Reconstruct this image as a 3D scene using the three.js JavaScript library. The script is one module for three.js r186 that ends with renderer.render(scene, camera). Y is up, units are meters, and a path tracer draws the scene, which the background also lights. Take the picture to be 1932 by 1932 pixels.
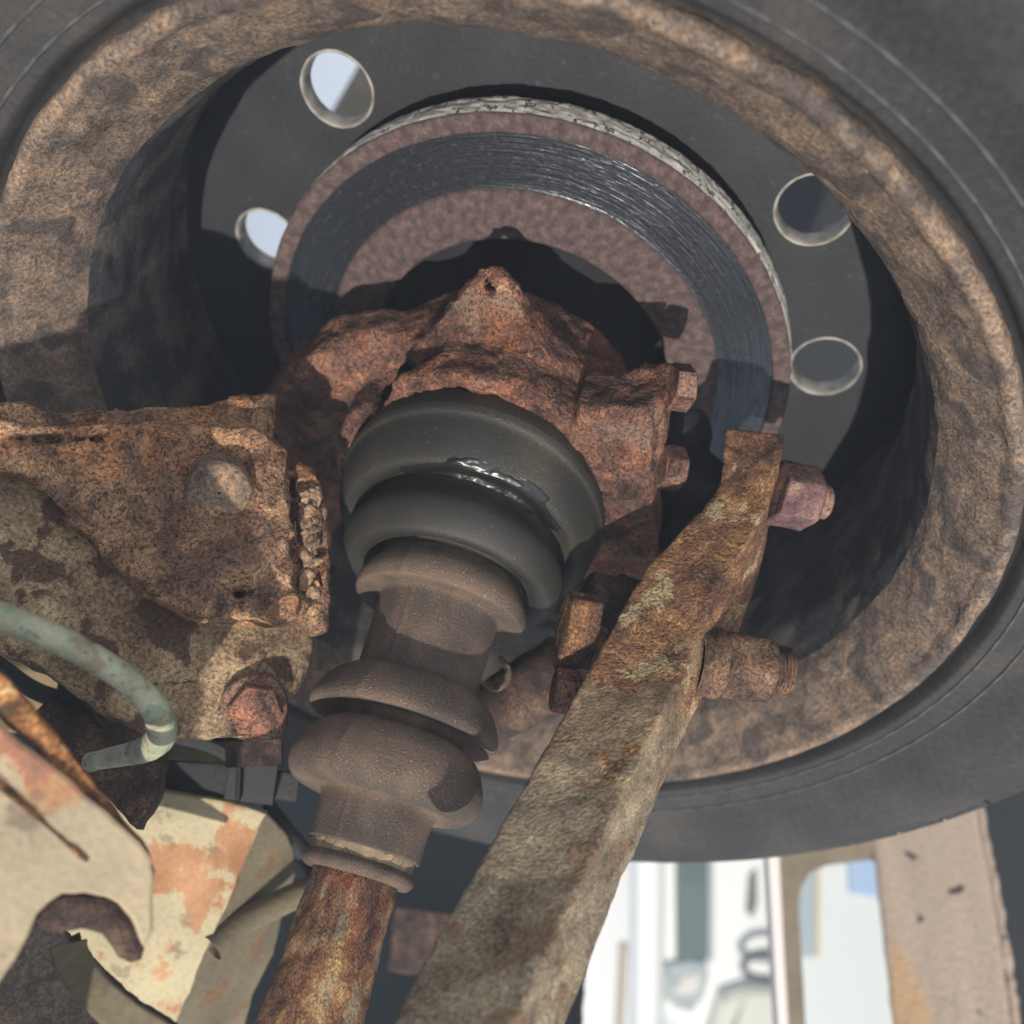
import * as THREE from 'three';
import { mergeGeometries } from 'three/addons/utils/BufferGeometryUtils.js';
import { RoundedBoxGeometry } from 'three/addons/geometries/RoundedBoxGeometry.js';

// ---------------------------------------------------------------- camera, sky, sun, exposure
const scene = new THREE.Scene();
const EYE = new THREE.Vector3(0, 1.7, 0);
const camera = new THREE.PerspectiveCamera(56, 1, 0.02, 400);
camera.position.copy(EYE);
camera.up.set(1, 0, 0);                       // the phone was held on its side
camera.lookAt(0, 1.7, -1);
camera.focus = 0.355;
camera.userData.fStop = 7;
scene.fog = new THREE.FogExp2(new THREE.Color(0.72, 0.82, 1.0), 0.075);  // thin haze added to lift the blacks, standing in for lens glare
const renderer = new THREE.WebGLRenderer({ antialias: true });
renderer.toneMapping = THREE.LinearToneMapping;
renderer.toneMappingExposure = 1.25;
renderer.shadowMap.enabled = true;
renderer.setSize(1024, 1024);

{ // pale hazy sky, whitest at the horizon
  const w = 64, h = 64, d = new Float32Array(w * h * 4);
  for (let j = 0; j < h; j++) {
    const el = Math.max(0, ((j + 0.5) / h - 0.5) * Math.PI), k = Math.exp(-el * 3.6);
    for (let i = 0; i < w; i++) d.set([0.12 + 0.98 * k, 0.17 + 0.98 * k, 0.27 + 0.92 * k, 1], (j * w + i) * 4);
  }
  const t = new THREE.DataTexture(d, w, h, THREE.RGBAFormat, THREE.FloatType);
  t.mapping = THREE.EquirectangularReflectionMapping; t.magFilter = t.minFilter = THREE.LinearFilter; t.needsUpdate = true;
  scene.background = t; scene.environment = t;
  scene.environmentIntensity = 1; scene.backgroundIntensity = 1;
}
const sun = new THREE.DirectionalLight(new THREE.Color(1, 0.93, 0.82), 5);
sun.position.set(-0.60, 0.105, 0.79).multiplyScalar(4).add(EYE);
sun.target.position.set(0, 1.7, -0.45);
sun.castShadow = true; sun.shadow.mapSize.set(4096, 4096); sun.shadow.radius = 1.5;
Object.assign(sun.shadow.camera, { left: -2.5, right: 2.5, top: 2.5, bottom: -2.5, near: 0.1, far: 14 });
scene.add(sun, sun.target);

// ---------------------------------------------------------------- frames
// Survey frame: a to the phone's right, b to its top, c back towards it. The world: x = b, y = height - a, z = c.
const V = (x, y, z) => new THREE.Vector3(x, y, z);
const TO_WORLD = new THREE.Matrix4().set(0, 1, 0, EYE.x, -1, 0, 0, EYE.y, 0, 0, 1, EYE.z, 0, 0, 0, 1);
const at = (x, y, d) => V((x - 966) / 1817 * d, (966 - y) / 1817 * d, -d);
class Frame {                                 // origin, two in-plane axes and a normal towards the viewer
  constructor(o, ex, ey, en) { Object.assign(this, { o, ex, ey, en }); }
  static plane(p0, p1, p2) {
    const ex = p1.clone().sub(p0).normalize(), en = ex.clone().cross(p2.clone().sub(p0)).normalize();
    if (en.dot(p0) > 0) en.negate();
    return new Frame(p0.clone(), ex, en.clone().cross(ex), en);
  }
  pt(u, v, s = 0) { return this.o.clone().addScaledVector(this.ex, u).addScaledVector(this.ey, v).addScaledVector(this.en, s); }
  hit(x, y, s = 0) {
    const r = at(x, y, 1), o = this.o.clone().addScaledVector(this.en, s), q = r.multiplyScalar(o.dot(this.en) / r.dot(this.en)).sub(o);
    return [q.dot(this.ex), q.dot(this.ey)];
  }
  poly(list, s = 0) { return list.map(([x, y]) => this.hit(x, y, s)); }
  matrix() { return new THREE.Matrix4().makeBasis(this.ex, this.ey, this.en).setPosition(this.o); }
}
const AXIS = V(-0.22, -0.69, 0.69).normalize();                    // wheel axis, pointing inboard
const HUB = V(-0.0181, 0.0021, -0.4204);                           // wheel centre in the plane of the inner rim lip
const e1 = V(1, 0, 0).addScaledVector(AXIS, -AXIS.x).normalize();
const WH = new Frame(HUB, e1, AXIS.clone().cross(e1), AXIS);

// ---------------------------------------------------------------- noise
const rng = (s) => () => { s = (s + 0x6d2b79f5) | 0; let t = Math.imul(s ^ (s >>> 15), 1 | s); t = (t + Math.imul(t ^ (t >>> 7), 61 | t)) ^ t; return ((t ^ (t >>> 14)) >>> 0) / 4294967296; };
const PERM = new Uint8Array(512); { const r = rng(11), p = [...Array(256).keys()]; for (let i = 255; i; i--) { const j = Math.floor(r() * (i + 1)), t = p[i]; p[i] = p[j]; p[j] = t; } for (let i = 0; i < 512; i++) PERM[i] = p[i & 255]; }
const fade = (t) => t * t * t * (t * (t * 6 - 15) + 10), mix = (a, b, t) => a + (b - a) * t, clamp = (x, a = 0, b = 1) => Math.min(b, Math.max(a, x)), sstep = (a, b, x) => { const t = clamp((x - a) / (b - a)); return t * t * (3 - 2 * t); };
const GX = [], GY = []; for (let i = 0; i < 16; i++) { GX.push(Math.cos(i * Math.PI / 8)); GY.push(Math.sin(i * Math.PI / 8)); }
function pn2(x, y, px, py, seed) {            // periodic gradient noise
  const xi = Math.floor(x), yi = Math.floor(y), fx = x - xi, fy = y - yi, u = fade(fx), v = fade(fy);
  const x0 = ((xi % px) + px) % px, x1 = (x0 + 1) % px, y0 = ((yi % py) + py) % py, y1 = (y0 + 1) % py;
  const g = (X, Y, dx, dy) => { const h = PERM[(PERM[(X + seed * 17) & 255] + Y + seed * 7) & 255] & 15; return GX[h] * dx + GY[h] * dy; };
  return mix(mix(g(x0, y0, fx, fy), g(x1, y0, fx - 1, fy), u), mix(g(x0, y1, fx, fy - 1), g(x1, y1, fx - 1, fy - 1), u), v) * 1.5;
}
function pfbm(x, y, p, oct, seed, gain = 0.5, q = p) { let s = 0, a = 1, n = 0; for (let i = 0; i < oct; i++) { s += a * pn2(x * p, y * q, p, q, seed + i); n += a; a *= gain; p *= 2; q *= 2; } return s / n; }
function n3(x, y, z) {
  const xi = Math.floor(x), yi = Math.floor(y), zi = Math.floor(z), fx = x - xi, fy = y - yi, fz = z - zi, u = fade(fx), v = fade(fy), w = fade(fz);
  const A = PERM[xi & 255], B = PERM[(xi + 1) & 255];
  const h = (p, Y, Z) => PERM[(PERM[(p + Y) & 255] + Z) & 255] / 127.5 - 1;
  return mix(mix(mix(h(A, yi, zi), h(B, yi, zi), u), mix(h(A, yi + 1, zi), h(B, yi + 1, zi), u), v), mix(mix(h(A, yi, zi + 1), h(B, yi, zi + 1), u), mix(h(A, yi + 1, zi + 1), h(B, yi + 1, zi + 1), u), v), w);
}
const fbm3 = (x, y, z, oct = 4) => { let s = 0, a = 0.5; for (let i = 0; i < oct; i++) { s += a * n3(x, y, z); x = x * 2.03 + 7.1; y = y * 2.03 + 3.7; z = z * 2.03 + 5.3; a *= 0.5; } return s; };

// ---------------------------------------------------------------- textures
const hex = (s) => [parseInt(s.slice(1, 3), 16), parseInt(s.slice(3, 5), 16), parseInt(s.slice(5, 7), 16)];
function dataTex(arr, w, h, srgb, tileU, tileV) {
  const t = new THREE.DataTexture(arr, w, h, THREE.RGBAFormat);
  if (srgb) t.colorSpace = THREE.SRGBColorSpace;
  t.wrapS = t.wrapT = THREE.RepeatWrapping; t.magFilter = THREE.LinearFilter; t.minFilter = THREE.LinearMipmapLinearFilter; t.generateMipmaps = true; t.repeat.set(1 / tileU, 1 / tileV); t.needsUpdate = true;
  return t;
}
function bake(size, tile, fn) {               // fn(x, y) -> [r, g, b, height 0..1], x and y in 0..1; uv in metres
  const c = new Uint8Array(size * size * 4), b = new Uint8Array(size * size * 4);
  for (let j = 0; j < size; j++) for (let i = 0; i < size; i++) {
    const o = fn(i / size, j / size), k = (j * size + i) * 4, h = clamp(o[3]) * 255;
    c[k] = clamp(o[0], 0, 255); c[k + 1] = clamp(o[1], 0, 255); c[k + 2] = clamp(o[2], 0, 255); c[k + 3] = 255;
    b[k] = b[k + 1] = b[k + 2] = h; b[k + 3] = 255;
  }
  return { map: dataTex(c, size, size, true, tile, tile), bumpMap: dataTex(b, size, size, false, tile, tile) };
}
const ramp = (stops, t) => { let i = 0; while (i < stops.length - 2 && t > stops[i + 1][0]) i++; const [a, ca] = stops[i], [b, cb] = stops[i + 1], k = clamp((t - a) / (b - a)); return [mix(ca[0], cb[0], k), mix(ca[1], cb[1], k), mix(ca[2], cb[2], k)]; };
function rust({ size = 1024, tile = 0.16, seed = 1, stops, patch, patchAt = 0.18, patchSoft = 0.12, patchFreq = 5, flake = 1, speck = 1, freq = 6 }) {
  const S = stops.map(([t, c]) => [t, hex(c)]), P = patch && hex(patch);
  return bake(size, tile, (x, y) => {
    const wx = x + 0.03 * pfbm(x, y, 8, 2, seed + 31), wy = y + 0.03 * pfbm(x, y, 8, 2, seed + 37);
    const n1 = pfbm(wx, wy, freq, 6, seed, 0.55), n2 = pfbm(wx, wy, freq * 3, 5, seed + 9, 0.6), g = pfbm(x, y, 96, 3, seed + 19, 0.7);
    const lay = (n1 * 0.8 + n2 * 0.5 + 0.8) * 6, fl = Math.floor(lay), fr = lay - fl, terr = (fl + sstep(0.84, 1, fr)) / 10;
    let t = 0.5 + n1 * 0.9 + n2 * 0.6 * flake + g * 0.25;
    let c = ramp(S, clamp(t));
    if (P) { const k = sstep(patchAt, patchAt + patchSoft, pfbm(wx, wy, patchFreq, 5, seed + 51, 0.55) + g * 0.12); c = c.map((v, i) => mix(v, P[i], k * 0.85)); }
    const edge = sstep(0.74, 0.9, fr) * (1 - sstep(0.93, 1, fr)) * flake;
    const pit = sstep(0.4, 0.6, pfbm(x, y, 64, 3, seed + 71, 0.6)), fleck = sstep(0.36, 0.52, pfbm(wx, wy, 44, 3, seed + 91, 0.6)) * sstep(-0.1, 0.3, n1) * speck, pale = sstep(0.42, 0.56, pfbm(wx, wy, 58, 3, seed + 97, 0.6)) * speck;
    c = [mix(c[0], 186, fleck * 0.5), mix(c[1], 116, fleck * 0.5), mix(c[2], 66, fleck * 0.5)]; c = [mix(c[0], 178, pale * 0.45), mix(c[1], 158, pale * 0.45), mix(c[2], 128, pale * 0.45)];
    const m = 1 - 0.6 * edge - 0.35 * pit * speck + g * 0.35 * speck;
    return [c[0] * m, c[1] * m, c[2] * m, 0.42 * terr * flake + 0.22 + n2 * 0.28 + n1 * 0.12 + g * 0.16 - pit * 0.14];
  });
}
const mat = (o) => new THREE.MeshStandardMaterial({ roughness: 0.92, metalness: 0, ...o });
const T = {
  knuckle: rust({ seed: 3, tile: 0.15, stops: [[0, '#3f302c'], [0.3, '#634c44'], [0.5, '#775a4f'], [0.68, '#886556'], [0.85, '#9a7058'], [1, '#a58c78']], patch: '#7d6c60', patchAt: 0.2 }),
  bracket: rust({ seed: 5, tile: 0.15, stops: [[0, '#46362d'], [0.3, '#6e5546'], [0.5, '#876a56'], [0.7, '#987760'], [0.88, '#a68364'], [1, '#b09a82']], patch: '#6d5449', patchAt: 0.16 }),
  arm: rust({ seed: 8, tile: 0.17, stops: [[0, '#5d4a39'], [0.3, '#7f6951'], [0.55, '#927c62'], [0.75, '#a08a6b'], [1, '#b59f80']], patch: '#4a382c', patchAt: 0.12, patchSoft: 0.06, patchFreq: 9, flake: 0.6 }),
  bar: rust({ seed: 13, tile: 0.13, stops: [[0, '#4e3d30'], [0.28, '#6c5c4c'], [0.5, '#7b6d5d'], [0.75, '#8a7a66'], [1, '#a2937c']], patch: '#6f5643', patchAt: 0.2, patchFreq: 7, flake: 0.35, speck: 1 }),
  barTop: rust({ seed: 15, tile: 0.13, stops: [[0, '#3d2a20'], [0.3, '#664733'], [0.55, '#805a3c'], [0.78, '#9b7348'], [1, '#b59a6e']], patch: '#a8976f', patchAt: 0.2, patchFreq: 8, flake: 0.8, speck: 1.2 }),
  shaft: rust({ seed: 21, tile: 0.11, stops: [[0, '#3c2c27'], [0.28, '#6f4b38'], [0.5, '#8a6244'], [0.72, '#a37c50'], [1, '#b8a384']], patch: '#8d8069', patchAt: 0.16, patchFreq: 6, flake: 0.6, speck: 1.4 }),
  rim: rust({ seed: 27, tile: 0.18, stops: [[0, '#4d443e'], [0.28, '#6a5d54'], [0.5, '#7b6b60'], [0.72, '#8a7666'], [0.9, '#957d68'], [1, '#a08d7a']], patch: '#544c49', patchAt: 0.17, patchSoft: 0.1, patchFreq: 7, flake: 0.6, freq: 9 }),
};

// ---------------------------------------------------------------- geometry tools
function grid(nu, nv, fn, tri = []) {         // fn(i, j) -> [point, u, v]
  const p = [], uv = [], ix = [];
  for (let j = 0; j <= nv; j++) for (let i = 0; i <= nu; i++) { const [q, a, b] = fn(i, j); p.push(q.x, q.y, q.z); uv.push(a, b); }
  for (let j = 0; j < nv; j++) for (let i = 0; i < nu; i++) { const a = j * (nu + 1) + i, b = a + 1, c = a + nu + 1, d = c + 1; ix.push(a, b, d, a, d, c); }
  const g = new THREE.BufferGeometry(); g.setAttribute('position', new THREE.Float32BufferAttribute(p, 3)); g.setAttribute('uv', new THREE.Float32BufferAttribute(uv, 2)); g.setIndex(ix);
  return smooth(g);
}
function smooth(g) {                          // normals shared by vertices at one place
  g.computeVertexNormals();
  const p = g.attributes.position, n = g.attributes.normal, m = new Map(), key = (i) => Math.round(p.getX(i) * 2e5) + ',' + Math.round(p.getY(i) * 2e5) + ',' + Math.round(p.getZ(i) * 2e5);
  for (let i = 0; i < p.count; i++) { const k = key(i), s = m.get(k) || [0, 0, 0]; s[0] += n.getX(i); s[1] += n.getY(i); s[2] += n.getZ(i); m.set(k, s); }
  for (let i = 0; i < p.count; i++) { const s = m.get(key(i)), l = Math.hypot(...s) || 1; n.setXYZ(i, s[0] / l, s[1] / l, s[2] / l); }
  return g;
}
function rough(g, amp, freq, oct = 4, terrace = 0) {   // uneven skin along the normals
  smooth(g); const p = g.attributes.position, n = g.attributes.normal;
  for (let i = 0; i < p.count; i++) {
    const x = p.getX(i) * freq, y = p.getY(i) * freq, z = p.getZ(i) * freq; let d = fbm3(x, y, z, oct);
    if (terrace) { const l = (d + 1) * 5, f = Math.floor(l); d += terrace * ((f + sstep(0.6, 1, l - f)) / 5 - 1 - d); }
    d *= amp; p.setXYZ(i, p.getX(i) + n.getX(i) * d, p.getY(i) + n.getY(i) * d, p.getZ(i) + n.getZ(i) * d);
  }
  return smooth(g);
}
function boxUV(g, scale = 1) {                // uv in metres on the axis each face looks along
  const q = g.index ? g.toNonIndexed() : g, p = q.attributes.position, uv = new Float32Array(p.count * 2), A = V(), B = V(), C = V(), n = V();
  for (let i = 0; i < p.count; i += 3) {
    A.fromBufferAttribute(p, i); B.fromBufferAttribute(p, i + 1); C.fromBufferAttribute(p, i + 2);
    n.subVectors(B, A).cross(C.clone().sub(A)); const ax = Math.abs(n.x), ay = Math.abs(n.y), az = Math.abs(n.z);
    [A, B, C].forEach((w, k) => { const [s, t] = az >= ax && az >= ay ? [w.x, w.y] : ay >= ax ? [w.x + 0.37, w.z] : [w.z + 0.71, w.y]; uv[(i + k) * 2] = s * scale; uv[(i + k) * 2 + 1] = t * scale; });
  }
  q.setAttribute('uv', new THREE.BufferAttribute(uv, 2)); return q;
}
function tint(g, fn) { const p = g.attributes.position, c = new Float32Array(p.count * 3); for (let i = 0; i < p.count; i++) c.set(fn(p.getX(i), p.getY(i), p.getZ(i)), i * 3); g.setAttribute('color', new THREE.BufferAttribute(c, 3)); return g; }
// surface of revolution about a frame's normal; profile of [radius, height]
function revolve(F, prof, seg, { a0 = 0, a1 = Math.PI * 2, closed = true, warp } = {}) {
  const P = prof, len = [0]; for (let i = 1; i < P.length; i++) len.push(len[i - 1] + Math.hypot(P[i][0] - P[i - 1][0], P[i][1] - P[i - 1][1]));
  const rm = Math.max(...P.map((q) => q[0]));
  return grid(seg, P.length - 1, (i, j) => { const a = a0 + (a1 - a0) * i / seg; let [r, h] = P[j]; if (warp) [r, h] = warp(r, h, a, len[j]); return [F.pt(r * Math.cos(a), r * Math.sin(a), h), a * rm, len[j]]; });
}
const dense = (pts, step) => { const o = []; for (let i = 0; i < pts.length - 1; i++) { const a = pts[i], b = pts[i + 1], n = Math.max(1, Math.ceil(Math.hypot(b[0] - a[0], b[1] - a[1]) / step)); for (let k = 0; k < n; k++) o.push([mix(a[0], b[0], k / n), mix(a[1], b[1], k / n)]); } o.push(pts[pts.length - 1]); return o; };
const curve2 = (pts, n) => new THREE.SplineCurve(pts.map((p) => new THREE.Vector2(...p))).getPoints(n).map((p) => [p.x, p.y]);
function tube(points, radius, seg = 16, n = 60, flat = 1) {
  const c = new THREE.CatmullRomCurve3(points), fr = c.computeFrenetFrames(n), L = c.getLength(), R = typeof radius === 'function' ? radius : () => radius;
  return grid(seg, n, (i, j) => { const a = i / seg * Math.PI * 2, r = R(j / n), p = c.getPointAt(j / n); p.addScaledVector(fr.normals[j], Math.cos(a) * r).addScaledVector(fr.binormals[j], Math.sin(a) * r * flat); return [p, a * R(0), j / n * L]; });
}
// loft through closed corner sections with rounded corners, capped
function loft(sections, { round = 0.15, per = 8, n = 60, cr = 3 } = {}) {
  const K = sections[0].length, curves = [...Array(K).keys()].map((k) => new THREE.CatmullRomCurve3(sections.map((s) => s[k]), false, 'centripetal')), rings = [];
  for (let j = 0; j <= n; j++) {
    const c = curves.map((q) => q.getPoint(j / n)), ring = [];
    for (let k = 0; k < K; k++) {
      const A = c[(k + K - 1) % K], B = c[k], C = c[(k + 1) % K], rr = Math.min(round, 0.49 * Math.min(A.distanceTo(B), B.distanceTo(C)) ) , p0 = B.clone().add(A.clone().sub(B).setLength(rr)), p1 = B.clone().add(C.clone().sub(B).setLength(rr));
      for (let m = 0; m <= cr; m++) { const t = m / cr; ring.push(p0.clone().multiplyScalar((1 - t) * (1 - t)).addScaledVector(B, 2 * t * (1 - t)).addScaledVector(p1, t * t)); }
      const N0 = c[(k + 1) % K], N1 = c[(k + 2) % K], r2 = Math.min(round, 0.49 * Math.min(B.distanceTo(N0), N0.distanceTo(N1))), q0 = N0.clone().add(B.clone().sub(N0).setLength(r2));
      for (let m = 1; m < per; m++) ring.push(p1.clone().lerp(q0, m / per));
    }
    rings.push(ring);
  }
  const M = rings[0].length, cum = [0]; for (let i = 1; i <= M; i++) cum.push(cum[i - 1] + rings[n >> 1][i % M].distanceTo(rings[n >> 1][i - 1]));
  const L = [0]; for (let j = 1; j <= n; j++) L.push(L[j - 1] + rings[j][0].distanceTo(rings[j - 1][0]));
  const g = grid(M, n, (i, j) => [rings[j][i % M].clone(), cum[i], L[j]]);
  const caps = [0, n].map((j) => { const R = rings[j], c = R.reduce((s, p) => s.add(p), V()).multiplyScalar(1 / M), d = 5; return grid(M, d, (i, k) => [c.clone().lerp(R[i % M], k / d), cum[i], L[j] + (j ? 1 : -1) * (1 - k / d) * 0.01]); });
  return smooth(mergeGeometries([g, ...caps]));
}
// ---- distance fields
const sdPoly = (P) => (x, y) => { let d = 1e9, s = 1; for (let i = 0, j = P.length - 1; i < P.length; j = i++) { const ex = P[j][0] - P[i][0], ey = P[j][1] - P[i][1], wx = x - P[i][0], wy = y - P[i][1], t = clamp((wx * ex + wy * ey) / (ex * ex + ey * ey)), bx = wx - ex * t, by = wy - ey * t; d = Math.min(d, bx * bx + by * by); const c1 = y >= P[i][1], c2 = y < P[j][1], c3 = ex * wy > ey * wx; if ((c1 && c2 && c3) || (!c1 && !c2 && !c3)) s = -s; } return s * Math.sqrt(d); };
const slab = (d2, z, z0, z1, r = 0.003) => { const a = d2 + r, b = Math.abs(z - (z0 + z1) / 2) - (z1 - z0) / 2 + r; return Math.min(Math.max(a, b), 0) + Math.hypot(Math.max(a, 0), Math.max(b, 0)) - r; };
const smin = (a, b, k) => { const h = clamp(0.5 + 0.5 * (b - a) / k); return mix(b, a, h) - k * h * (1 - h); }, smax = (a, b, k) => -smin(-a, -b, k);
const sdSeg = (x, y, z, A, B, r0, r1 = r0) => { const bx = B[0] - A[0], by = B[1] - A[1], bz = B[2] - A[2], t = clamp(((x - A[0]) * bx + (y - A[1]) * by + (z - A[2]) * bz) / (bx * bx + by * by + bz * bz)); return Math.hypot(x - A[0] - bx * t, y - A[1] - by * t, z - A[2] - bz * t) - mix(r0, r1, t); };
function mesh3(sdf, lo, hi, cell) {           // surface nets
  const n = [0, 1, 2].map((k) => Math.ceil((hi[k] - lo[k]) / cell) + 1), [nx, ny, nz] = n, F = new Float32Array(nx * ny * nz), I = (i, j, k) => (k * ny + j) * nx + i;
  for (let k = 0; k < nz; k++) for (let j = 0; j < ny; j++) for (let i = 0; i < nx; i++) F[I(i, j, k)] = sdf(lo[0] + i * cell, lo[1] + j * cell, lo[2] + k * cell);
  const id = new Int32Array(nx * ny * nz).fill(-1), P = [];
  for (let k = 0; k < nz - 1; k++) for (let j = 0; j < ny - 1; j++) for (let i = 0; i < nx - 1; i++) {
    let m = 0, c = 0, sx = 0, sy = 0, sz = 0; const f = [];
    for (let q = 0; q < 8; q++) { const v = F[I(i + (q & 1), j + ((q >> 1) & 1), k + (q >> 2))]; f.push(v); if (v < 0) m |= 1 << q; }
    if (m === 0 || m === 255) continue;
    for (let a = 0; a < 8; a++) for (let d = 0; d < 3; d++) { const b = a | (1 << d); if (b === a || (f[a] < 0) === (f[b] < 0)) continue; const t = f[a] / (f[a] - f[b]); sx += (a & 1) + (d === 0 ? t : 0); sy += ((a >> 1) & 1) + (d === 1 ? t : 0); sz += (a >> 2) + (d === 2 ? t : 0); c++; }
    id[I(i, j, k)] = P.length / 3; P.push(lo[0] + (i + sx / c) * cell, lo[1] + (j + sy / c) * cell, lo[2] + (k + sz / c) * cell);
  }
  const ix = [], quad = (a, b, c, d, fl) => { if (a < 0 || b < 0 || c < 0 || d < 0) return; fl ? ix.push(a, b, c, a, c, d) : ix.push(a, c, b, a, d, c); };
  for (let k = 1; k < nz - 1; k++) for (let j = 1; j < ny - 1; j++) for (let i = 1; i < nx - 1; i++) {
    const s = F[I(i, j, k)] < 0;
    if (s !== F[I(i + 1, j, k)] < 0) quad(id[I(i, j - 1, k - 1)], id[I(i, j, k - 1)], id[I(i, j, k)], id[I(i, j - 1, k)], s);
    if (s !== F[I(i, j + 1, k)] < 0) quad(id[I(i - 1, j, k - 1)], id[I(i - 1, j, k)], id[I(i, j, k)], id[I(i, j, k - 1)], s);
    if (s !== F[I(i, j, k + 1)] < 0) quad(id[I(i - 1, j - 1, k)], id[I(i, j - 1, k)], id[I(i, j, k)], id[I(i - 1, j, k)], s);
  }
  const g = new THREE.BufferGeometry(); g.setAttribute('position', new THREE.Float32BufferAttribute(P, 3)); g.setIndex(ix); g.computeVertexNormals(); return g;
}
const patina = (x, y, z) => {                 // patches of dark scale, fresh orange rust and grey dirt
  const n = fbm3(x * 24, y * 24, z * 24, 3), f = fbm3(x * 150 + 7, y * 150, z * 150, 3) * 0.35, k = 1.0 + n * 0.3;
  const a = sstep(0.02, 0.22, fbm3(x * 42 + 11, y * 42, z * 42, 3) + f), b = sstep(0.06, 0.26, fbm3(x * 50, y * 50 + 23, z * 50, 3) + f), c = sstep(0.06, 0.26, fbm3(x * 36, y * 36, z * 36 + 31, 3) + f);
  let q = [k, k, k]; q = q.map((v, i) => mix(v, [0.58, 0.52, 0.53][i], a * 0.85)); q = q.map((v, i) => mix(v, [1.28, 1.0, 0.72][i], b * 0.65)); q = q.map((v, i) => mix(v, [0.98, 1.03, 1.02][i], c * 0.7)); return q;
};
const crust = (x, y, z, a = 1) => { const d = 0.6 * fbm3(x * 60, y * 60, z * 60, 2) + 0.7 * fbm3(x * 190, y * 190, z * 190, 3), l = (d + 1) * 7, f = Math.floor(l); return a * (0.0006 * d + 0.0023 * ((f + sstep(0.72, 1, l - f)) / 7 - 1)); };
function field(F, sdf, lo, hi, cell, rusty = 1) { // a distance field in a frame's (u, v, s), with scaly rust
  const g = mesh3((x, y, z) => { const d = sdf(x, y, z); return d < 0.006 && d > -0.006 && rusty ? d - crust(x, y, z, rusty) : d; }, lo, hi, cell);
  return boxUV(g).applyMatrix4(F.matrix());
}
// plate cut to an outline, with bevelled and slightly ragged edges
function plate(F, outline, thick, { holes = [], bevel = 0.0012, rag = 0.0006, s0 = 0, seed = 0 } = {}) {
  const ring = (o) => { const q = dense([...o, o[0]], 0.004).slice(0, -1); return q.map(([x, y], i) => new THREE.Vector2(x + rag * 2 * fbm3(x * 150, y * 150, seed, 3), y + rag * 2 * fbm3(x * 150 + 9, y * 150, seed + 4, 3))); };
  const sh = new THREE.Shape(ring(outline)); holes.forEach((h) => sh.holes.push(new THREE.Path(ring(h))));
  const g = new THREE.ExtrudeGeometry(sh, { depth: Math.max(1e-4, thick - 2 * bevel), bevelEnabled: true, bevelThickness: bevel, bevelSize: bevel, bevelOffset: -bevel, bevelSegments: 2, curveSegments: 8 });
  g.translate(0, 0, s0 - thick + bevel); return boxUV(g).applyMatrix4(F.matrix());
}
const circle = (x, y, r, n = 28, ry = r) => [...Array(n)].map((_, i) => [x + r * Math.cos(i / n * 6.28319), y + ry * Math.sin(i / n * 6.28319)]);
// ---- things
const taken = new Map();
const numbered = (n) => { const k = taken.get(n) || 0; taken.set(n, k + 1); return k ? n + '_' + String(k).padStart(3, '0') : n; };
function put(root) {                          // survey frame -> world, origin at the base of the thing
  const box = new THREE.Box3(), gs = []; root.traverse((o) => { if (o.isMesh && !gs.includes(o.geometry)) gs.push(o.geometry); });
  gs.forEach((g) => { g.applyMatrix4(TO_WORLD); g.computeBoundingBox(); box.union(g.boundingBox); });
  const c = box.getCenter(V()); c.y = box.min.y;
  gs.forEach((g) => g.translate(-c.x, -c.y, -c.z)); root.position.copy(c); scene.add(root);
  root.traverse((o) => { if (o.isMesh) { o.castShadow = o.receiveShadow = true; } }); return root;
}
function thing(name, label, category, build, group) {
  const o = new THREE.Group(); o.name = numbered(name); o.userData = { label, category }; if (group) o.userData.group = group;
  build((n, g, m, parent = o, lab) => { const q = new THREE.Mesh(g, m); q.name = n; if (lab) q.userData.label = lab; parent.add(q); return q; }, o);
  return put(o);
}
function single(name, label, category, g, m, group) { const o = new THREE.Mesh(g, m); o.name = numbered(name); o.userData = { label, category }; if (group) o.userData.group = group; return put(o); }
function hexHead(F, r, h, { s0 = 0, chamfer = 0.12, sides = 6, turn = 0, n = 3 } = {}) { // hexagonal head standing on a frame
  const R = [[0.0003, 1], [r * 0.86, 1], [r, 1 - chamfer], [r, 0.5], [r, 0]], seg = sides * 6;
  return boxUV(rough(grid(seg, R.length + 5, (i, j) => {
    const k = Math.min(j, R.length - 1), a = i / seg * Math.PI * 2 + turn, w = Math.PI / sides, m = ((i / seg * Math.PI * 2) % (2 * w) + 2 * w) % (2 * w) - w, q = Math.cos(w) / Math.cos(m);
    const t = j > R.length - 1 ? 1 - (j - R.length + 1) / 6 : 1, rr = R[k][0] * (k >= 1 ? mix(1, q, k > 1 ? 1 : 0.4) : 1) * t;
    return [F.pt(rr * Math.cos(a), rr * Math.sin(a), s0 + R[k][1] * h), a * r, R[k][1] * h + (1 - t) * r];
  }), r * 0.05, 160, 4, 0.5));
}
const axisFrame = (o, n) => { n = n.clone().normalize(); const ex = V(0, 1, 0).addScaledVector(n, -n.y).normalize(); return new Frame(o, ex, n.clone().cross(ex), n); };

// ================================================================ SETTING
{
  const g = new THREE.PlaneGeometry(12, 8, 1, 1); g.rotateX(-Math.PI / 2);
  const uv = g.attributes.uv; for (let i = 0; i < uv.count; i++) uv.setXY(i, uv.getX(i) * 12, uv.getY(i) * 8); g.translate(-2, 0, -3.5);
  const t = rust({ size: 512, tile: 1.6, seed: 41, stops: [[0, '#6b665d'], [0.5, '#8b8577'], [1, '#a39c8b']], flake: 0.2 });
  const m = new THREE.Mesh(g, mat({ ...t, bumpScale: 0.01 })); m.name = 'ground'; m.userData.kind = 'structure'; m.receiveShadow = true; scene.add(m);
}

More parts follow.
